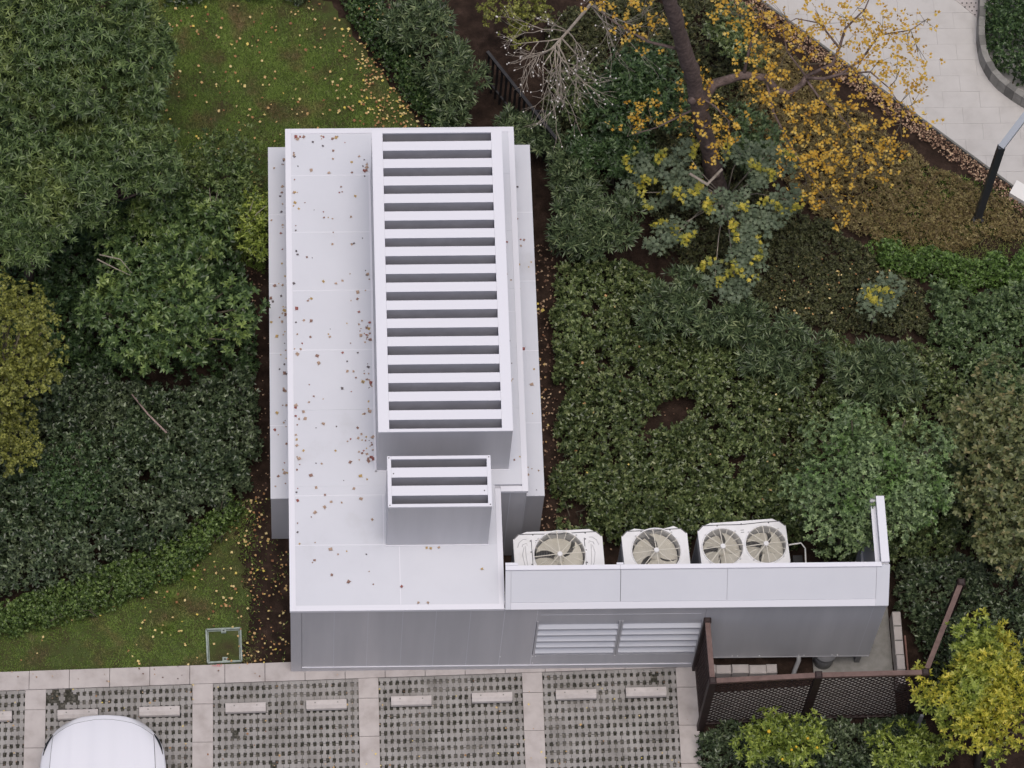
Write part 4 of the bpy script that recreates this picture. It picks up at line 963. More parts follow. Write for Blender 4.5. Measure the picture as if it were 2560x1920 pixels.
pl = thing('planter_wall', 'curved grey block planter wall at the path corner', 'planter', (11.5, 10.3, 0))
arc = [(11.48, 12.1), (11.40, 11.45), (11.33, 10.95), (11.345, 10.56), (11.44, 10.26), (11.60, 10.02), (11.84, 9.79), (12.10, 9.60), (12.5, 9.36), (13.0, 9.1)]
pts = []
for a, b in zip(arc[:-1], arc[1:]):
    for q in range(8): pts.append(Vector(a).lerp(Vector(b), q / 8))
acc = [pts[0]]; 
for p in pts[1:]:
    if (p - acc[-1]).length > 0.155: acc.append(p)
for i in range(len(acc) - 1):
    a, b = acc[i], acc[i + 1]; d = (b - a).normalized(); n = Vector((-d.y, d.x))
    if n.x + n.y < 0: n = -n
    a2, b2 = a + d * 0.003, b - d * 0.003
    MB().prism([tuple(a2), tuple(b2), tuple(b2 + n * 0.10), tuple(a2 + n * 0.10)] if d.cross(n) > 0 else [tuple(a2), tuple(a2 + n * 0.10), tuple(b2 + n * 0.10), tuple(b2)], -0.05, 0.30 + random.uniform(-.004, .004)).build('block', MT['granite_dark' if i % 3 == 1 else 'granite'], pl)
o = MB().prism([(10.95, 11.86), (11.39, 11.40), (11.52, 11.75), (11.50, 12.3), (11.0, 12.3)], 0.021, 0.03).build('grate', MT['slab']); tag(o, 'perforated pale plate at the foot of the planter', 'grate')
hm = MB()
for i in range(7):
    for j in range(6):
        hx, hy = 11.06 + i * 0.075 + (j % 2) * 0.035, 11.45 + j * 0.075
        if hy > 11.42 + (11.36 - hx) * 1.02 and hx < 11.46: hm.tube([(hx, hy, 0.0295), (hx, hy, 0.0315)], 0.014, 8)
hm.build('holes', MT['black'], o)

# ================================================================== HEDGES AND GROUND COVER
hedge('clipped_hedge', 'broad dark clipped hedge of leathery leaves below the left trees', 'hedge',
      [(-5.2, 5.2), (-2.124, 4.531), (-1.111, 4.680), (-0.516, 4.835), (-0.451, 3.476), (-0.756, 2.772), (-1.398, 2.312), (-2.106, 1.817), (-3.163, 1.407), (-4.006, 1.187), (-5.059, 1.009)], 0.95, 1050, 4, 0.072, 0.036, 'dark', 41, bump=0.16, stems=40, shoots=70, spr=0.07)
tree('dome_shrub', 'rounded grey-green clipped shrub rising from the dark hedge at the left', 'bush', (-3.399, 2.881, 0.000), (-3.357, 2.892, 0.750), (0.80, 0.70, 0.35), 30, 0.24, 26, 5, 0.052, 0.028, 'camphor', 55, trunk_r=0.025, stems=4)
hedge('box_hedge', 'low bright green box hedge edging the worn lawn', 'hedge',
      [(-5.058, 0.971), (-4.077, 1.188), (-3.165, 1.499), (-2.319, 1.896), (-1.469, 2.390), (-0.898, 2.852), (-0.670, 2.654), (-1.042, 2.152), (-1.538, 1.618), (-2.173, 1.242), (-2.910, 0.961), (-3.680, 0.712), (-5.043, 0.478)], 0.46, 2300, 5, 0.042, 0.026, 'box', 42, ragged=0.04, edge=0.10, bump=0.06, bsc=7, stems=30, shoots=170, spr=0.05)
hedge('small_leaf_hedge', 'narrow dark small-leaved hedge along the right side of the back lawn', 'hedge',
      [(0.75, 12.6), (1.041, 11.420), (1.395, 10.797), (1.834, 10.091), (2.308, 9.427), (2.565, 9.217), (2.864, 9.214), (2.400, 10.085), (2.003, 10.878), (1.674, 11.502), (1.6, 12.6)], 0.5, 1900, 5, 0.046, 0.026, 'smallhedge', 43, ragged=0.05, edge=0.14, bump=0.08, stems=20, shoots=150, spr=0.05)
hedge('back_hedge', 'dark hedge along the far edge of the back lawn', 'hedge', [(-3.5, 11.86), (0.7, 11.80), (0.9, 12.7), (-3.5, 12.7)], 0.5, 800, 4, 0.06, 0.03, 'dark', 44, stems=12)
hedge('photinia_bed', 'wide dark green shrub bed between the enclosure and the round grey-green tree', 'hedge',
      [(4.225, 6.663), (4.718, 6.990), (5.734, 6.646), (6.428, 5.895), (7.427, 5.475), (8.269, 4.977), (8.300, 3.376), (7.767, 1.896), (6.630, 1.909), (4.999, 2.005), (4.120, 2.248), (4.074, 3.424), (4.200, 4.219), (4.151, 5.349)], 0.62, 900, 5, 0.066, 0.033, 'photinia', 45, shoots=80, spr=0.075,
      holes=[(*(5.779, 4.001), 0.22), (*(6.005, 4.158), 0.26), (*(6.192, 4.276), 0.18), (*(5.591, 3.843), 0.14), (*(4.923, 5.015), 0.13), (*(4.176, 4.540), 0.22), (*(4.164, 3.344), 0.2), (*(4.377, 2.440), 0.24), (*(6.853, 3.235), 0.15)], bump=0.16, bsc=4, stems=40)
hedge('mixed_shrub_bed', 'dark mixed shrub bed around the foot of the round grey-green tree', 'hedge', [(7.427, 5.475), (9.969, 5.283), (10.830, 4.303), (11.611, 4.134), (11.385, 1.777), (9.235, 1.570), (8.963, 0.808), (8.057, 1.970), (8.300, 3.376), (8.263, 4.896)], 0.5, 760, 5, 0.066, 0.031, 'photinia', 54, shoots=80, spr=0.075, bump=0.2, bsc=4, stems=30)
hedge('yard_hedge', 'dark shrub mass behind the block kerb at the yard corner', 'hedge', [(9.235, 1.570), (11.385, 1.777), (11.153, -0.647), (9.524, -0.925), (9.541, 0.120), (9.209, 0.805)], 0.6, 800, 5, 0.062, 0.031, 'dark', 46, shoots=80, spr=0.075, stems=16, bump=0.15)
hedge('front_hedge', 'dark shrub bed at the foot of the lattice fence', 'hedge', [(6.029, -1.180), (6.458, -0.978), (7.434, -0.938), (9.254, -0.811), (9.499, -1.221), (9.402, -2.389), (5.963, -2.349)], 0.55, 900, 5, 0.066, 0.032, 'dark', 47, shoots=80, spr=0.075, stems=16, bump=0.12)
hedge('bright_hedge', 'narrow bright green hedge strip across the slope', 'hedge', [(9.084, 7.108), (9.464, 7.229), (10.187, 7.029), (10.762, 6.839), (11.877, 6.909), (11.829, 6.411), (10.858, 6.257), (10.069, 6.497), (9.428, 6.770)], 0.42, 2000, 5, 0.048, 0.027, 'bright', 48, ragged=0.13, shoots=110, spr=0.06, edge=0.14, bump=0.09, stems=14)
hedge('green_shrub_bed', 'mid green broad-leaved shrub bed below the bright hedge strip', 'hedge', [(10.138, 6.430), (10.851, 6.174), (11.899, 6.369), (11.683, 4.133), (10.830, 4.303), (10.115, 5.281)], 0.62, 950, 5, 0.066, 0.033, 'midgreen', 49, shoots=90, spr=0.075, bump=0.2, bsc=5, stems=16)
hedge('planter_hedge', 'dense green shrub filling the curved planter', 'hedge', [(11.58, 12.3), (11.50, 11.5), (11.44, 10.98), (11.46, 10.64), (11.56, 10.40), (11.74, 10.17), (12.0, 9.97), (12.6, 9.6), (13.2, 9.4), (13.2, 12.3)], 0.72, 1150, 5, 0.057, 0.030, 'camphor', 50, ragged=0, shoots=150, spr=0.06, edge=0.12, bump=0.12, stems=16)
hedge('autumn_ground_cover', 'olive brown low plants covering the slope below the path', 'ground cover', [(7.797, 11.256), (8.224, 10.809), (8.926, 10.013), (9.626, 9.311), (10.395, 8.615), (11.602, 7.921), (11.925, 7.411), (10.633, 7.049), (9.467, 7.271), (8.461, 7.703), (7.646, 8.903), (7.292, 10.468)], 0.16, 1100, 5, 0.055, 0.020, 'autumnlow', 51, tpl='dia', shoots=200, spr=0.06, kind='stuff', edge=0.1, bump=0.07, bsc=3)
hedge('dark_ground_cover', 'dark withered low plants under the blue-green sapling', 'ground cover', [(5.811, 8.155), (7.608, 8.305), (9.306, 7.105), (10.138, 6.430), (10.135, 5.526), (9.338, 5.616), (7.887, 5.797), (6.892, 6.302), (5.898, 6.977)], 0.2, 1200, 5, 0.052, 0.026, 'darklow', 52, tpl='dia', shoots=170, spr=0.065, kind='stuff', edge=0.1, bump=0.1)
hedge('dark_ground_cover', 'dark low plants under the yellow tree', 'ground cover', [(4.227, 11.474), (6.771, 11.981), (7.797, 11.256), (7.597, 8.135), (6.397, 7.979), (4.204, 8.941)], 0.25, 900, 5, 0.056, 0.028, 'darklow', 53, tpl='dia', shoots=120, spr=0.07, kind='stuff', edge=0.1, bump=0.1)

# ================================================================== SHRUBS AND TREES
OL = dict(k=10, L=0.130, W=0.023, lm='oleander', spread=(25, 80), stems=4, trunk_r=0.02)
def oleander(label, base, c, rad, nb, seed, dens=24, br=0.28, lm=None):
    d = dict(OL); 
    if lm: d['lm'] = lm
    return tree('oleander_bush', label, 'bush', base, c, rad, nb, br, dens, seed=seed, group='oleander bushes', **d)
oleander('spiky oleander bush at the top beside the narrow hedge', (2.199, 11.141, 0.000), (2.175, 10.993, 0.750), (0.62, 0.60, 0.45), 12, 61)
oleander('spiky oleander bush between the narrow hedge and the iron fence', (2.773, 9.950, 0.000), (2.631, 9.815, 0.750), (0.48, 0.76, 0.45), 13, 62)
oleander('low oleander bush at the back right corner of the enclosure roof', (3.683, 9.033, 0.000), (3.798, 8.929, 0.600), (0.55, 0.28, 0.30), 8, 63)
oleander('oleander bush right against the side plenum near the back corner', (4.431, 8.086, 0.000), (4.466, 8.050, 0.600), (0.45, 0.62, 0.35), 11, 64)
oleander('large oleander bush beside the side plenum halfway along', (4.954, 7.322, 0.000), (4.857, 7.282, 0.850), (0.80, 0.62, 0.45), 18, 65)
oleander('bright oleander bush above the wide shrub bed', (6.195, 5.652, 0.000), (6.120, 5.669, 0.850), (0.68, 0.62, 0.45), 15, 66)
oleander('oleander bush in the middle of the row above the round tree', (7.832, 4.982, 0.000), (7.745, 4.976, 0.750), (0.62, 0.48, 0.40), 11, 67)
oleander('oleander bush at the right end of the row above the round tree', (9.147, 4.564, 0.000), (9.042, 4.521, 0.750), (0.85, 0.42, 0.40), 13, 68)
oleander('oleander bush at the left end of the row above the round tree', (6.986, 5.439, 0.000), (6.945, 5.332, 0.700), (0.50, 0.42, 0.35), 9, 69)

WH = dict(k=9, L=0.112, W=0.024, lm='whorl', spread=(50, 100))
tree('evergreen_tree', 'tall whorled-leaf evergreen tree in the top left corner', 'tree', (-3.505, 9.285, 0.000), (-3.615, 9.054, 3.000), (1.55, 1.35, 0.9), 54, 0.44, 20, seed=71, group='whorled evergreen trees', trunk_r=0.09, bark='bark', **WH)
tree('evergreen_tree', 'whorled-leaf evergreen tree at the left edge above the star-leaf maple', 'tree', (-4.121, 6.591, 0.000), (-4.012, 6.699, 2.700), (1.15, 1.35, 0.8), 44, 0.41, 20, seed=72, group='whorled evergreen trees', trunk_r=0.08, bark='bark', **WH)
tree('evergreen_tree', 'whorled-leaf evergreen tree leaning over the back lawn', 'tree', (-2.450, 8.588, 0.000), (-2.383, 9.196, 2.600), (0.55, 1.15, 0.6), 30, 0.38, 20, seed=73, group='whorled evergreen trees', trunk_r=0.06, bark='bark', **WH)
tree('evergreen_tree', 'whorled-leaf evergreen tree in the middle of the left trees', 'tree', (-2.952, 7.077, 0.000), (-2.661, 7.498, 2.400), (0.95, 1.0, 0.6), 34, 0.38, 20, seed=74, group='whorled evergreen trees', trunk_r=0.06, bark='bark', **WH)
hedge('understory_shrubs', 'dark shrubs in the shade under the left trees', 'hedge', [(-5.1, 12.3), (-3.2, 12.3), (-3.0, 10.2), (-2.7, 9.0), (-2.2, 8.0), (-1.2, 7.3), (-0.70, 7.0), (-0.50, 5.6), (-0.55, 4.9), (-5.1, 4.9)], 0.6, 400, 6, 0.088, 0.040, 'camphor', 70, tpl='dia', shoots=60, spr=0.08, bump=0.22, bsc=3, stems=40)
tree('pale_bush', 'pale green bush with bare twigs at the lawn edge', 'bush', (-1.220, 7.811, 0.000), (-1.124, 7.960, 0.950), (1.05, 1.0, 0.5), 40, 0.27, 26, 5, 0.072, 0.026, 'whorl', 75, trunk_r=0.02, stems=5)
tree('pale_bush', 'yellowish green bush touching the side plenum', 'bush', (-0.556, 7.050, 0.000), (-0.520, 7.042, 1.100), (0.28, 0.75, 0.5), 13, 0.21, 30, 5, 0.070, 0.026, 'citrus', 76, trunk_r=0.02, stems=4)
tree('glossy_tree', 'glossy green broadleaf tree between the trees and the dark hedge', 'tree', (-2.020, 5.175, 0.000), (-1.866, 5.299, 1.750), (1.38, 1.25, 0.7), 56, 0.33, 17, 7, 0.098, 0.038, 'glossy', 77, trunk_r=0.06, bark='stem', stems=3)
tree('glossy_bush', 'dark glossy bush under the pale bush', 'bush', (-2.143, 7.234, 0.000), (-2.032, 7.113, 1.000), (1.25, 0.55, 0.45), 26, 0.28, 26, 6, 0.092, 0.036, 'glossy', 78, trunk_r=0.025, stems=4)
tree('star_leaf_maple', 'olive yellow star-leaf maple at the left edge', 'tree', (-4.347, 3.679, 0.000), (-4.204, 4.074, 2.600), (0.80, 1.40, 0.7), 40, 0.33, 24, 5, 0.062, 0.055, 'olivestar', 79, spread=(55, 90), tpl='star', trunk_r=0.06)
tree('star_leaf_maple', 'small olive star-leaf maple below the larger one at the left edge', 'tree', (-4.377, 3.442, 0.000), (-4.238, 3.321, 1.600), (0.55, 0.55, 0.4), 14, 0.28, 28, 5, 0.060, 0.054, 'olivestar', 80, spread=(55, 90), tpl='star', trunk_r=0.04)

tree('camphor_shrub', 'dark leafy evergreen shrub behind the bare twigs', 'bush', (5.792, 9.267, 0.000), (5.615, 9.287, 1.300), (0.80, 0.90, 0.6), 24, 0.33, 26, 6, 0.085, 0.032, 'camphor', 81, trunk_r=0.03, stems=4)
tree('camphor_shrub', 'dark evergreen shrub below the bare twigs', 'bush', (5.227, 8.417, 0.000), (5.236, 8.421, 0.900), (0.80, 0.55, 0.4), 18, 0.29, 26, 6, 0.085, 0.030, 'camphor', 82, trunk_r=0.03, stems=4)
tree('camphor_shrub', 'olive evergreen shrub hung with the bare twigs', 'bush', (4.644, 9.626, 0.000), (4.704, 9.590, 0.800), (0.45, 0.70, 0.4), 13, 0.27, 24, 6, 0.070, 0.028, 'photinia', 83, trunk_r=0.025, stems=4)
tree('camphor_shrub', 'mid green shrub right of the yellow tree trunk', 'bush', (7.480, 8.648, 0.000), (7.422, 8.650, 0.900), (0.50, 0.70, 0.4), 13, 0.27, 26, 6, 0.075, 0.030, 'midgreen', 84, trunk_r=0.025, stems=4)
tree('camphor_shrub', 'dark shrub under the yellow tree by the path', 'bush', (7.308, 10.731, 0.000), (7.299, 10.687, 0.800), (0.55, 0.75, 0.4), 13, 0.27, 24, 6, 0.075, 0.028, 'photinia', 85, trunk_r=0.025, stems=4)
tree('golden_bush', 'olive yellow bush at the top edge beside the bare twigs', 'bush', (3.836, 11.212, 0.000), (3.767, 10.848, 1.100), (0.55, 0.60, 0.4), 14, 0.25, 22, 5, 0.065, 0.055, 'olivestar', 86, spread=(55, 90), tpl='star', trunk_r=0.025, stems=3)

tree('round_tree', 'round grey-green tree over the right end of the yard', 'tree', (8.898, 1.806, 0.000), (8.603, 2.011, 2.300), (1.30, 1.25, 0.75), 62, 0.34, 24, 6, 0.060, 0.031, 'greygreen', 87, spread=(45, 95), trunk_r=0.06, stems=2)
tree('green_bush', 'green leafy bush leaning into the end wall', 'bush', (8.407, 1.889, 0.000), (8.174, 1.751, 1.200), (0.42, 0.42, 0.35), 11, 0.24, 28, 6, 0.075, 0.032, 'glossy', 88, trunk_r=0.025, stems=3)
tree('russet_bush', 'russet and olive leaved bush at the right edge', 'bush', (10.831, 1.938, 0.000), (10.725, 2.336, 1.700), (0.80, 1.90, 0.7), 50, 0.36, 16, 6, 0.085, 0.045, 'russet', 89, trunk_r=0.05, stems=4)
tree('yellow_green_tree', 'bright yellow-green tree in the bottom right corner', 'tree', (10.306, -1.524, 0.000), (10.059, -1.222, 1.900), (0.95, 1.15, 0.7), 46, 0.34, 24, 7, 0.075, 0.030, 'yellowgreen', 90, trunk_r=0.05, stems=3)
tree('yellow_green_tree', 'smaller yellow-green bush on the bottom edge beside the bright tree', 'bush', (9.174, -1.804, 0.000), (9.050, -1.733, 0.900), (0.75, 0.35, 0.4), 14, 0.27, 26, 6, 0.072, 0.028, 'citrus', 91, trunk_r=0.03, stems=3)
ct = tree('citrus_bush', 'citrus bush with small yellow fruits in front of the lattice fence', 'bush', (7.481, -1.784, 0.000), (7.278, -1.637, 0.950), (0.72, 0.42, 0.4), 15, 0.26, 28, 6, 0.080, 0.030, 'citrus', 92, trunk_r=0.025, stems=3)
for k, (fx, fy, fz) in enumerate(((6.987, -1.515, 1.250), (7.545, -1.640, 1.280), (7.443, -1.682, 1.260), (7.675, -1.775, 1.250), (7.295, -1.817, 1.280), (7.364, -1.775, 1.300), (7.155, -1.948, 1.250))):
    fr_ = 0.030 if k == 0 else 0.022; N = 8; vs = []
    for a in range(1, 6):
        th = math.pi * a / 6; vs += [(fx + fr_ * math.sin(th) * math.cos(2 * math.pi * q / N), fy + fr_ * math.sin(th) * math.sin(2 * math.pi * q / N), fz + fr_ * math.cos(th)) for q in range(N)]
    vs += [(fx, fy, fz + fr_), (fx, fy, fz - fr_)]
    fs = [(a * N + q, (a + 1) * N + q, (a + 1) * N + (q + 1) % N, a * N + (q + 1) % N) for a in range(4) for q in range(N)] + [(40, q, (q + 1) % N) for q in range(N)] + [(41, 32 + (q + 1) % N, 32 + q) for q in range(N)]
    MB().add(vs, fs).build('fruit', MT['fruit'], ct, True)

# ---- yellow autumn maple with the leaning trunk
ym = thing('yellow_maple', 'leaning brown-trunked maple with sparse orange-yellow leaves', 'tree', (6.969, 7.973, 0.000))
trunk = [(7.012, 7.900, -0.100), (6.960, 8.075, 0.000), (6.710, 8.068, 1.200), (6.527, 8.116, 2.000), (6.309, 8.043, 3.200), (6.100, 7.984, 4.200), (5.781, 7.865, 5.600), (5.515, 7.758, 6.800), (5.346, 7.674, 7.800)]
tk, rk = [], []; rkn = random.Random(8); r0_ = [0.185, 0.165, 0.142, 0.132, 0.126, 0.12, 0.115, 0.10, 0.085]
for i in range(len(trunk) - 1):
    for q in range(5):
        f = q / 5; tk.append(Vector(trunk[i]).lerp(Vector(trunk[i + 1]), f) + Vector((rkn.uniform(-.018, .018), rkn.uniform(-.018, .018), 0))); rk.append((r0_[i] * (1 - f) + r0_[i + 1] * f) * rkn.uniform(0.92, 1.10))
MB().tube(tk, rk, 14).build('trunk', MT['bark'], ym, True)
for i in (9, 14, 17, 21):
    kc = tk[i] + Vector((rkn.uniform(-.10, .12), -0.09, 0)); MB().tube([kc - Vector((0, 0, 0.09)), kc - Vector((0, 0, 0.03)), kc + Vector((0, -0.015, 0.05)), kc + Vector((0, 0, 0.12))], [0.02, 0.075, 0.065, 0.015], 9).build('knot', MT['bark'], ym, True)
limbs = [([(6.405, 8.070, 2.800), (6.454, 8.181, 3.100), (6.575, 8.268, 3.300), (6.988, 8.292, 3.500), (7.331, 8.239, 3.500), (7.481, 8.100, 3.400), (7.687, 8.008, 3.400), (7.866, 8.076, 3.600), (7.907, 8.139, 3.700)], [0.10, 0.085, 0.075, 0.065, 0.06, 0.055, 0.05, 0.045, 0.04]),
         ([(7.907, 8.139, 3.700), (8.297, 8.236, 3.900), (8.382, 8.400, 4.100), (8.463, 8.611, 4.300), (8.729, 8.767, 4.600), (8.836, 8.967, 4.800)], [0.032, 0.026, 0.022, 0.018, 0.012, 0.006]),
         ([(7.906, 8.115, 3.700), (8.162, 8.036, 3.800), (8.397, 8.056, 3.900), (8.713, 8.236, 4.000), (8.976, 8.552, 4.200), (9.428, 8.515, 4.400), (9.690, 8.655, 4.500)], [0.03, 0.027, 0.024, 0.018, 0.014, 0.009, 0.004]),
         ([(7.913, 8.128, 3.650), (8.129, 7.847, 3.500), (8.371, 7.700, 3.400), (8.559, 7.496, 3.300), (8.749, 7.139, 3.100)], [0.022, 0.017, 0.013, 0.009, 0.004]),
         ([(8.397, 8.056, 3.900), (8.855, 8.091, 3.900), (9.132, 7.863, 3.800), (9.332, 7.556, 3.700)], [0.018, 0.014, 0.009, 0.004]),
         ([(7.329, 8.223, 3.500), (7.443, 7.826, 3.200), (7.668, 7.507, 2.900), (7.960, 7.104, 2.600), (8.324, 6.699, 2.300)], [0.025, 0.018, 0.013, 0.010, 0.004]),
         ([(6.987, 8.276, 3.500), (7.061, 8.559, 3.900), (7.184, 8.785, 4.200), (7.300, 8.926, 4.500)], [0.03, 0.022, 0.014, 0.006]),
         ([(6.342, 8.036, 3.000), (6.061, 7.933, 2.900), (5.717, 7.848, 2.700), (5.475, 7.826, 2.600), (5.267, 7.803, 2.500)], [0.022, 0.016, 0.012, 0.008, 0.004]),
         ([(6.287, 8.066, 3.300), (6.564, 7.917, 3.200), (6.788, 7.770, 3.000), (6.773, 7.443, 2.600)], [0.02, 0.014, 0.010, 0.004]),
         ([(5.961, 7.949, 4.800), (5.406, 8.055, 4.900), (4.928, 8.320, 5.000), (4.654, 8.504, 5.100)], [0.03, 0.02, 0.012, 0.005]),
         ([(8.382, 8.400, 4.100), (8.079, 8.714, 4.300), (7.718, 8.738, 4.400), (7.428, 8.578, 4.400)], [0.02, 0.014, 0.008, 0.004]),
         ([(7.907, 8.139, 3.700), (7.618, 8.471, 3.900), (7.544, 8.760, 4.100)], [0.02, 0.012, 0.005])]
for p_, r_ in limbs: MB().tube(p_, r_, 8).build('limb', MT['bark'], ym, True)
YC = [(6.976, 8.828, 4.200), (7.205, 8.907, 4.400), (6.785, 8.911, 4.400), (6.585, 8.831, 4.600), (7.304, 8.516, 3.900), (7.471, 8.207, 3.800), (7.213, 8.061, 3.500), (7.100, 8.455, 3.800), (7.614, 8.759, 4.100), (7.535, 8.965, 4.300), (7.964, 8.386, 3.900), (7.789, 8.573, 4.000),
      (8.230, 8.691, 4.200), (8.506, 8.463, 4.100), (8.748, 8.665, 4.500), (9.103, 8.560, 4.400), (9.379, 8.333, 4.300), (9.630, 8.595, 4.400), (9.674, 8.166, 4.100), (9.405, 7.779, 3.800), (9.182, 7.436, 3.700), (9.590, 7.714, 3.700), (8.781, 7.867, 3.800), (8.593, 7.639, 3.500), (8.302, 7.850, 3.700),
      (8.082, 7.703, 3.400), (7.775, 7.683, 3.300), (7.653, 7.451, 3.000), (8.081, 7.153, 2.800), (8.343, 7.200, 3.000), (8.679, 7.325, 3.200), (9.016, 7.119, 3.200), (9.206, 7.205, 3.400), (8.886, 6.911, 3.000), (8.242, 6.726, 2.400), (7.808, 7.131, 2.700), (8.037, 6.850, 2.400), (8.421, 6.576, 2.300), (8.623, 6.824, 2.800), (9.088, 6.788, 3.000),
      (5.478, 8.056, 2.700), (5.248, 8.017, 2.600), (5.580, 8.120, 2.800), (6.093, 7.876, 2.500), (6.471, 7.977, 3.100), (6.604, 7.576, 2.800), (6.694, 7.746, 3.000), (6.935, 7.866, 3.000), (6.595, 7.445, 2.600), (6.274, 8.130, 3.400), (6.377, 8.233, 3.500), (6.138, 8.056, 2.900), (5.863, 8.076, 2.800),
      (4.654, 8.504, 5.100), (4.864, 8.582, 5.100), (5.040, 8.340, 4.900), (5.366, 8.434, 5.200), (5.668, 8.449, 5.300), (5.274, 8.177, 4.900), (8.630, 8.075, 4.000), (8.974, 8.174, 4.100), (9.254, 7.987, 4.000), (8.371, 8.751, 4.500), (7.993, 8.837, 4.500), (8.592, 8.788, 4.700)]
rz = np.random.default_rng(5); Pc, A = [], []; tw = MB()
lp_all = [Vector(q) for p_, r_ in limbs for q in p_]
for c_ in YC:
    n = int(rz.integers(7, 20)); q = np.array(c_) + rz.normal(size=(n, 3)) * np.array([0.15, 0.15, 0.10]); Pc.append(q)
    A.append(np.column_stack([rz.normal(size=(n, 2)) * 0.6, np.ones(n)]))
    near = min(lp_all, key=lambda v: (v - Vector(c_)).length); mid = near.lerp(Vector(c_), 0.5) + Vector((random.uniform(-.06, .06), random.uniform(-.06, .06), 0.04))
    tw.tube([near, mid, Vector(c_)], [0.007, 0.005, 0.003], 5)
    for q_ in range(3): tw.tube([mid, Vector(q[min(q_, n - 1)])], [0.004, 0.002], 4)
# thin veil of single leaves over the path and the slope
for a_, b_ in (((7.599, 8.698, 4.200), (9.521, 8.372, 4.300)), ((8.963, 8.561, 4.400), (9.449, 7.456, 3.800)), ((7.775, 7.683, 3.300), (9.211, 7.101, 3.300)), ((7.053, 8.765, 4.100), (7.334, 7.920, 3.600)), ((8.298, 8.322, 4.000), (9.533, 7.984, 4.000)), ((7.667, 7.320, 2.800), (8.894, 6.846, 2.900))):
    n = 70; t_ = rz.random((n, 1)); Pc.append(np.array(a_) * (1 - t_) + np.array(b_) * t_ + rz.normal(size=(n, 3)) * np.array([0.22, 0.22, 0.2])); A.append(np.column_stack([rz.normal(size=(n, 2)) * 0.8, np.ones(n)]))
Pc = np.concatenate(Pc); A = np.concatenate(A)
P, Dv, Nv, l, w, r = rosettes(Pc, A, 3, 0.078, 0.070, (50, 110))
leaves('crown', P, Dv, Nv, l, w, LM['yellowmaple'], ym, 'star', r)
tw.build('twigs', MT['stem'], ym)['kind'] = 'stuff'

# ---- blue-green maple sapling: flat leaf plates on thin stalks
bs = thing('blue_green_sapling', 'blue-green maple sapling with flat leaf clumps and yellow tips', 'tree', (7.066, 7.972, 0.000))
BC = [((5.586, 7.982, 1.300), .22), ((5.724, 7.814, 1.300), .18), ((6.071, 7.823, 1.500), .24), ((6.200, 7.532, 1.500), .26), ((6.336, 7.365, 1.500), .22), ((5.401, 7.596, 1.100), .17), ((5.729, 7.439, 1.000), .12), ((5.988, 7.503, 1.000), .13), ((5.843, 6.818, 1.000), .24), ((6.128, 6.885, 1.100), .20),
      ((6.765, 7.004, 1.700), .22), ((7.002, 7.179, 1.600), .2), ((7.232, 6.657, 1.500), .28), ((7.428, 6.901, 1.500), .26), ((7.082, 6.387, 1.400), .26), ((7.224, 6.194, 1.300), .26), ((6.675, 6.154, 1.000), .22), ((6.972, 5.855, 1.100), .26), ((6.244, 7.999, 1.700), .15), ((7.125, 8.004, 1.600), .22), ((7.482, 7.917, 1.600), .24), ((7.762, 7.748, 1.600), .22), ((7.383, 7.504, 1.600), .2),
      ((9.272, 5.892, 0.900), .24), ((9.184, 5.690, 0.900), .22), ((7.810, 7.225, 1.500), .22), ((6.470, 7.322, 1.200), .16)]
stb = MB(); root_ = Vector((6.990, 7.783, 0.500)); r5 = np.random.default_rng(9); PB, AB, PYl, AYl = [], [], [], []
stb.tube([(7.073, 7.999, -0.050), root_], [0.035, 0.028], 8)
for c_, rad_ in BC:
    c_ = np.array(c_); n = int(26 * (rad_ / .2) ** 2) + 4; a = r5.random(n) * 6.28; rr = rad_ * 1.15 * np.sqrt(r5.random(n)); ea, eb = r5.uniform(0.65, 1.25), r5.uniform(0.65, 1.25)
    p = c_ + np.column_stack([rr * np.cos(a) * ea + 0.25 * rr * np.sin(a), rr * np.sin(a) * eb, r5.normal(size=n) * 0.05])
    PB.append(p); AB.append(np.column_stack([r5.normal(size=(n, 2)) * 0.2, np.ones(n)]))
    a0 = r5.random() * 6.28; m_ = int(11 * rad_ / .2); aa = a0 + r5.normal(size=m_) * 0.45
    PYl.append(c_ + np.column_stack([rad_ * 1.1 * np.cos(aa), rad_ * 1.0 * np.sin(aa), 0.07 + r5.normal(size=m_) * 0.03])); AYl.append(np.column_stack([r5.normal(size=(m_, 2)) * 0.3, np.ones(m_)]))
    cv = Vector(c_)
    if cv.x < 7.9: stb.tube([root_, root_.lerp(cv, 0.55) + Vector((random.uniform(-.06, .06), random.uniform(-.06, .06), 0.1)), cv - Vector((0, 0, 0.02))], [0.012, 0.009, 0.005], 6)
    else: stb.tube([cv - Vector((0, 0.05, 0.9)), cv], [0.012, 0.006], 6)
P, Dv, Nv, l, w, r = rosettes(np.concatenate(PB), np.concatenate(AB), 3, 0.105, 0.10, (65, 100)); leaves('crown', P, Dv, Nv, l, w, LM['bluegreen'], bs, 'star', r)
P, Dv, Nv, l, w, r = rosettes(np.concatenate(PYl), np.concatenate(AYl), 2, 0.10, 0.095, (60, 95)); leaves('yellow_tips', P, Dv, Nv, l, w, LM['yellowtip'], bs, 'star', r)['kind'] = 'stuff'
stb.build('stalks', MT['twig'], bs, True)['kind'] = 'stuff'

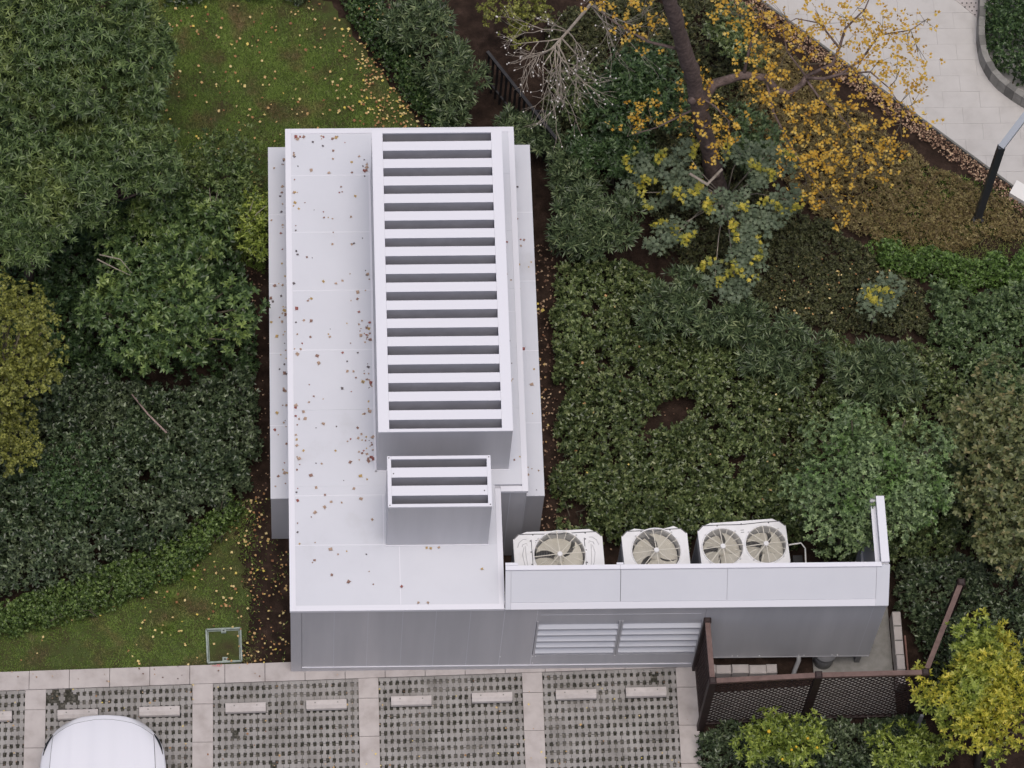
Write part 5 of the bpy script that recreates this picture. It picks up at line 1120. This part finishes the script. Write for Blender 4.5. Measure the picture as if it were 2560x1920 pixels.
# ---- bare twiggy shrub with pale buds
bt = thing('bare_shrub', 'leafless grey shrub with fanning twigs and pale buds', 'bush', (5.209, 11.285, 0.000))
tb = MB(); buds = MB(); rb = random.Random(4)
def branch(p, d, ln, rad, depth):
    d = d.normalized(); q = p + d * ln; mid = p + d * ln * 0.5 + Vector((rb.uniform(-1, 1), rb.uniform(-1, 1), rb.uniform(-1, 1))) * ln * 0.06
    tb.tube([p, mid, q], [rad, rad * 0.85, rad * 0.65], 5, False)
    if depth == 0:
        if rb.random() < 0.34:
            s_ = rb.uniform(0.006, 0.011); buds.box(q.x - s_, q.x + s_, q.y - s_, q.y + s_, q.z - s_, q.z + s_)
        return
    for i in range(rb.choice((2, 3, 3))):
        ax = Vector((rb.uniform(-1, 1), rb.uniform(-1, 1), rb.uniform(-0.7, 0.9))); nd_ = d + ax * 0.62
        branch(q, nd_, ln * rb.uniform(0.62, 0.9), rad * 0.62, depth - 1)
    if depth > 1 and rb.random() < 0.7:
        branch(mid, d + Vector((rb.uniform(-1, 1), rb.uniform(-1, 1), rb.uniform(-.5, .8))) * 0.8, ln * 0.6, rad * 0.5, depth - 1)
B0, B1, B2, B3 = Vector((5.297, 11.551, 0.000)), Vector((4.896, 10.806, 1.500)), Vector((4.477, 10.066, 1.900)), Vector((4.191, 9.677, 2.000))
tb.tube([B0, B1, B2, B3], [0.035, 0.028, 0.024, 0.018], 7)
for tgt in ((3.713, 9.724, 2.100), (3.743, 9.403, 2.000), (3.838, 9.022, 2.000), (4.203, 8.909, 1.900), (4.340, 8.698, 1.900), (4.599, 8.972, 2.000), (4.786, 9.247, 2.100), (4.239, 9.060, 2.000), (3.960, 9.509, 2.100), (4.459, 9.251, 2.100)):
    src_ = B2.lerp(B3, rb.uniform(0.2, 1.0)); dd = Vector(tgt) - src_; branch(src_, dd, max(0.26, dd.length * 0.55), 0.014, 3)
for src, tgt in ((B2, (3.753, 9.960, 2.200)), (B2, (4.194, 10.040, 2.200)), (B1, (5.199, 9.992, 2.400)), (B1, (5.460, 9.697, 2.600)), (B1, (5.595, 9.335, 2.500)), (B2, (4.683, 9.526, 2.200))):
    dd = Vector(tgt) - src; branch(src, dd, max(0.26, dd.length * 0.55), 0.012, 3)
tb.build('twigs', MT['twig'], bt)['kind'] = 'stuff'; buds.build('buds', MT['berry'], bt)['kind'] = 'stuff'
# bare twigs sticking out of the left bushes
for k, (x_, y_, z_, tx_, ty_) in enumerate(((445, 455, 1.1, 440, 385), (500, 440, 1.1, 540, 400), (520, 545, 1.3, 580, 500), (250, 520, 1.6, 200, 470))): pass
dw = thing('bare_twigs', 'thin bare twigs rising from the pale bush by the lawn', 'twigs', (-1.220, 7.811, 0.000)); tm = MB()
for p_ in ([(-1.155, 7.236, 0.600), (-1.134, 7.324, 1.200), (-1.076, 7.489, 1.500)], [(-1.145, 7.268, 1.000), (-1.187, 7.339, 1.400), (-1.204, 7.477, 1.600)], [(-0.726, 7.070, 0.900), (-0.573, 7.168, 1.400), (-0.512, 7.263, 1.600)], [(-0.652, 7.015, 1.000), (-0.457, 7.071, 1.500), (-0.318, 7.138, 1.600)], [(-2.865, 5.993, 2.200), (-2.541, 5.857, 2.300), (-2.363, 5.616, 2.300)], [(-2.899, 5.914, 2.200), (-2.612, 5.725, 2.250), (-2.383, 5.577, 2.300)]):
    MB().tube(p_, [0.011, 0.008, 0.003], 5).build('stem', MT['twig'], dw)
o = MB().tube([(-2.405, 4.196, 1.000), (-2.153, 3.845, 1.020), (-1.867, 3.524, 1.030)], [0.013, 0.014, 0.015], 7).build('cane', MT['cane'], None, True); tag(o, 'thin wooden cane lying on the dark hedge', 'cane')
o = MB().prism([(1.696, 11.466), (1.902, 11.464), (1.907, 11.357), (1.709, 11.341)], 0.2, 0.52).build('stone', MT['terracotta']); tag(o, 'reddish stone in the narrow hedge at the top', 'stone')
o = MB().prism([(8.721, 4.697), (8.983, 4.791), (8.992, 4.727), (8.738, 4.633)], 0.5, 0.72).build('plank', MT['pipe_grey']); tag(o, 'short grey plank caught in the oleander row', 'plank')
st_ = MB(); 
for a, b in (((6.550, 7.364, 1.750), (6.784, 7.578, 1.850)), ((6.281, 7.529, 1.800), (6.564, 7.348, 1.750))): st_.tube([a, b], 0.022, 7)
tag(st_.build('cut_branches', MT['twig']), 'two pale cut branches crossing at the maple trunk foot', 'branches')

# ================================================================== FALLEN LEAVES
def litter(name, label, poly, n, lm, size, seed, z=0.02, dens=None):
    r = np.random.default_rng(seed); p = scatter(poly, n * 3 if dens else n, r)
    if dens: p = p[r.random(len(p)) < dens(p)]
    m_ = len(p); az = r.random(m_) * 6.28; tilt = r.normal(size=(m_, 2)) * 0.28
    Dv = np.stack([np.cos(az), np.sin(az), tilt[:, 0]], 1); Nv = np.stack([tilt[:, 1], tilt[:, 0], np.ones(m_)], 1)
    s_ = size * r.uniform(0.55, 1.25, m_)
    o = leaves(name, np.column_stack([p, z + r.random(m_) * 0.02]), Dv, Nv, s_, s_ * r.uniform(0.7, 1.0, m_), LM[lm], None, 'sq', r.random(m_))
    o['kind'] = 'stuff'; o['label'] = label; o['category'] = 'leaves'
litter('fallen_leaves', 'pale fallen leaves scattered over the back lawn', [(-3.2, 12.2), (0.3, 12.2), (1.069, 11.313), (1.628, 10.338), (2.232, 9.428), (2.3, 8.4), (-0.6, 8.0), (-0.8, 6.2)], 330, 'litter', 0.052, 101, 0.035, lambda p: np.clip(0.32 + 0.25 * (p[:, 0] + 0.4), 0.34, 1))
litter('fallen_leaves', 'dense tan fallen leaves along the hedge edge of the back lawn', [(0.948, 11.332), (1.212, 11.196), (1.762, 10.267), (2.330, 9.427), (1.369, 9.437), (1.308, 10.184)], 170, 'litter', 0.045, 102, 0.03)
litter('fallen_leaves', 'pale fallen leaves on the worn lawn by the slab kerb', LAWN_B, 150, 'litter', 0.046, 103, 0.03, lambda p: np.clip(0.25 + 0.3 * (p[:, 0] + 2.6), 0.10, 1))
litter('fallen_leaves', 'tan leaves on the brown soil beside the enclosure corner', [(-0.75, 0.15), (-0.05, 0.17), (-0.05, 2.1), (-0.32, 2.25), (-0.32, 3.3), (-0.75, 2.7)], 85, 'litter', 0.038, 104, 0.0)
litter('fallen_leaves', 'brown leaf scraps on the soil strip left of the enclosure', [(-0.75, 2.6), (-0.3, 2.8), (-0.3, 8.3), (-0.6, 8.2), (-0.9, 5.0)], 260, 'litterbrown', 0.034, 105, -0.04)
litter('fallen_leaves', 'brown leaf litter on the soil strip right of the enclosure', [(3.86, 1.6), (4.25, 1.6), (4.25, 7.2), (3.86, 7.4)], 420, 'litterbrown', 0.040, 106, -0.04)
litter('fallen_leaves', 'yellow leaves on the soil strip right of the enclosure', [(3.86, 3.6), (4.15, 3.6), (4.10, 6.2), (3.86, 6.4)], 26, 'litter', 0.06, 107, -0.03)
litter('fallen_leaves', 'dense brown leaf litter along the edge of the slab path', [tuple(pa - dv * 1.0 - nrm * 0.36), tuple(pb + dv * 1.0 - nrm * 0.30), tuple(pb + dv * 1.0 - nrm * 0.04), tuple(pa - dv * 1.0 - nrm * 0.04)], 2600, 'litterbrown', 0.038, 108, 0.0)
litter('fallen_leaves', 'leaf scraps caught in the parking pavers', [(-4.4, -1.6), (6.1, -1.7), (6.1, -0.05), (-4.4, -0.27)], 95, 'litter', 0.034, 109, 0.014)
litter('fallen_leaves', 'brown leaf crumbs lying in the paver holes', [(-4.4, -1.6), (6.1, -1.7), (6.1, -0.05), (-4.4, -0.27)], 420, 'litterbrown', 0.024, 116, -0.014)
litter('fallen_leaves', 'brown leaves under the shrub bed', [(4.201, 6.996), (8.269, 4.977), (8.193, 1.891), (4.072, 1.939)], 700, 'litterbrown', 0.042, 110, -0.04)
litter('fallen_leaves', 'yellow leaves caught on top of the shrub bed', [(4.275, 6.995), (8.269, 4.977), (8.068, 2.125), (4.223, 2.169)], 26, 'litter', 0.05, 111, 0.62)
litter('fallen_leaves', 'yellow leaves caught on the hedges right of the lawn', [(1.103, 11.508), (2.349, 9.565), (3.328, 9.640), (2.784, 11.668)], 30, 'litter', 0.045, 112, 0.62)
litter('fallen_leaves', 'pale leaf scraps under the blue-green sapling', [(7.533, 7.125), (10.004, 6.598), (9.936, 5.774), (7.600, 5.882)], 60, 'litter', 0.04, 113, 0.17)
litter('fallen_leaves', 'few brown leaf scraps on the slab strip', [(-4.4, -0.2), (1.0, -0.07), (0.0, 0.14), (-4.4, 0.03)], 22, 'litterbrown', 0.028, 114, 0.022)
litter('fallen_leaves', 'yellow leaves heaped between the first unit and the enclosure', [(3.14, 0.6), (3.34, 0.6), (3.34, 1.2), (3.14, 1.4)], 40, 'litter', 0.05, 115, -0.03)
# dead twiggy debris on the lawn
# single leaves lying on the roofs: each is its own object, sharing five small leaf meshes
LMESH = []
for q in range(5):
    rs = random.Random(q); w_ = 1.0
    vs = [(-0.5, 0, 0.05), (-0.05, -0.42 + rs.uniform(-.1, .1), 0.28), (0.5, 0.05, 0.08), (0.05, 0.45 + rs.uniform(-.1, .1), 0.25), (0, 0, 0.0), (0.78, 0.1, 0.18), (0.5, 0.0, 0.08)]
    LMESH.append((vs, [(4, 0, 1), (4, 1, 2), (4, 2, 3), (4, 3, 0), (2, 5, 6)]))
MESHES = {}
for cn in ('tan', 'brown', 'dark_leaf', 'red_leaf', 'gold_leaf'):
    for q in range(5):
        m_ = bpy.data.meshes.new('leaf_' + cn); m_.from_pydata(*([LMESH[q][0], [], LMESH[q][1]])); m_.materials.append(MT[cn]); MESHES[cn, q] = m_
rl = random.Random(21)
CN = ['tan'] * 7 + ['brown'] * 5 + ['dark_leaf'] * 3 + ['red_leaf'] * 2 + ['gold_leaf'] * 3
def roof_leaf(x_, y_, z_, label, group, cn=None, size=None):
    cn = cn or rl.choice(CN); s_ = size or (0.026 + 0.05 * rl.random() ** 1.6) * (0.75 if cn == 'dark_leaf' else 1)
    o = bpy.data.objects.new('fallen_leaf', MESHES[cn, rl.randrange(5)]); C.objects.link(o)
    o.location = (x_, y_, z_); o.scale = (s_, s_, s_ * rl.uniform(0.6, 1.2)); o.rotation_euler = (rl.uniform(-.12, .12), rl.uniform(-.12, .12), rl.uniform(0, 6.28))
    cw = {'tan': 'tan', 'brown': 'brown', 'dark_leaf': 'dark grey', 'red_leaf': 'dull red', 'gold_leaf': 'golden'}[cn]
    tag(o, cw + ' ' + label, 'leaf', cw + ' ' + group)
zr = H1 + 0.002
for i in range(105):
    roof_leaf(rl.uniform(0.12, 1.22), 0.3 + 7.55 * rl.random() ** 0.85, zr, 'small dry leaf on the open left side of the white main roof', 'dry leaves on the main roof')
for i in range(74):
    roof_leaf(1.25 - abs(rl.gauss(0, 0.11)), rl.choice((2.42, 2.50, 2.75, 3.25, 3.65, 3.9, 4.5, 4.65, 5.5, 7.4)) + rl.gauss(0, 0.09), zr, 'small dry leaf on the open left side of the white main roof', 'dry leaves on the main roof')
for i in range(36):
    roof_leaf(0.095 + abs(rl.gauss(0, 0.03)), rl.uniform(0.9, 7.9), zr + 0.002, 'small dry leaf on the open left side of the white main roof', 'dry leaves on the main roof')
for i in range(14): roof_leaf(rl.uniform(0.12, 0.9), 7.92 - abs(rl.gauss(0, 0.05)), zr, 'small dry leaf on the open left side of the white main roof', 'dry leaves on the main roof')
for x_, y_, cn in ((2.0, 0.97, 'gold_leaf'), (2.06, 0.96, 'gold_leaf'), (2.18, 0.97, 'tan'), (2.80, 0.62, 'gold_leaf'), (1.62, 0.36, 'red_leaf'), (1.86, 0.10, 'tan'), (2.0, 0.10, 'tan')):
    roof_leaf(x_, y_, zr + 0.012, 'leaf on the roof in front of the short silencer box', 'leaves in front of the short silencer box', cn, 0.05)
for i in range(64):
    roof_leaf(-0.03 - abs(rl.gauss(0, 0.035)) if rl.random() < .65 else rl.uniform(-0.26, -0.03), rl.uniform(2.3, 8.1), H2 + 0.003, 'small dry leaf on the side plenum facing the trees', 'dry leaves on the left plenum')
for i in range(30):
    roof_leaf(rl.uniform(3.54, 3.80) if rl.random() < .5 else 3.54 + abs(rl.gauss(0, 0.03)), rl.uniform(2.3, 8.1), H2 + 0.003, 'small dry leaf on the side plenum facing the shrubs', 'dry leaves on the right plenum')
for i in range(12): roof_leaf(rl.uniform(3.28, 3.42), rl.uniform(2.2, 7.8), zr, 'small dry leaf on the roof strip right of the long silencer', 'dry leaves right of the silencer')
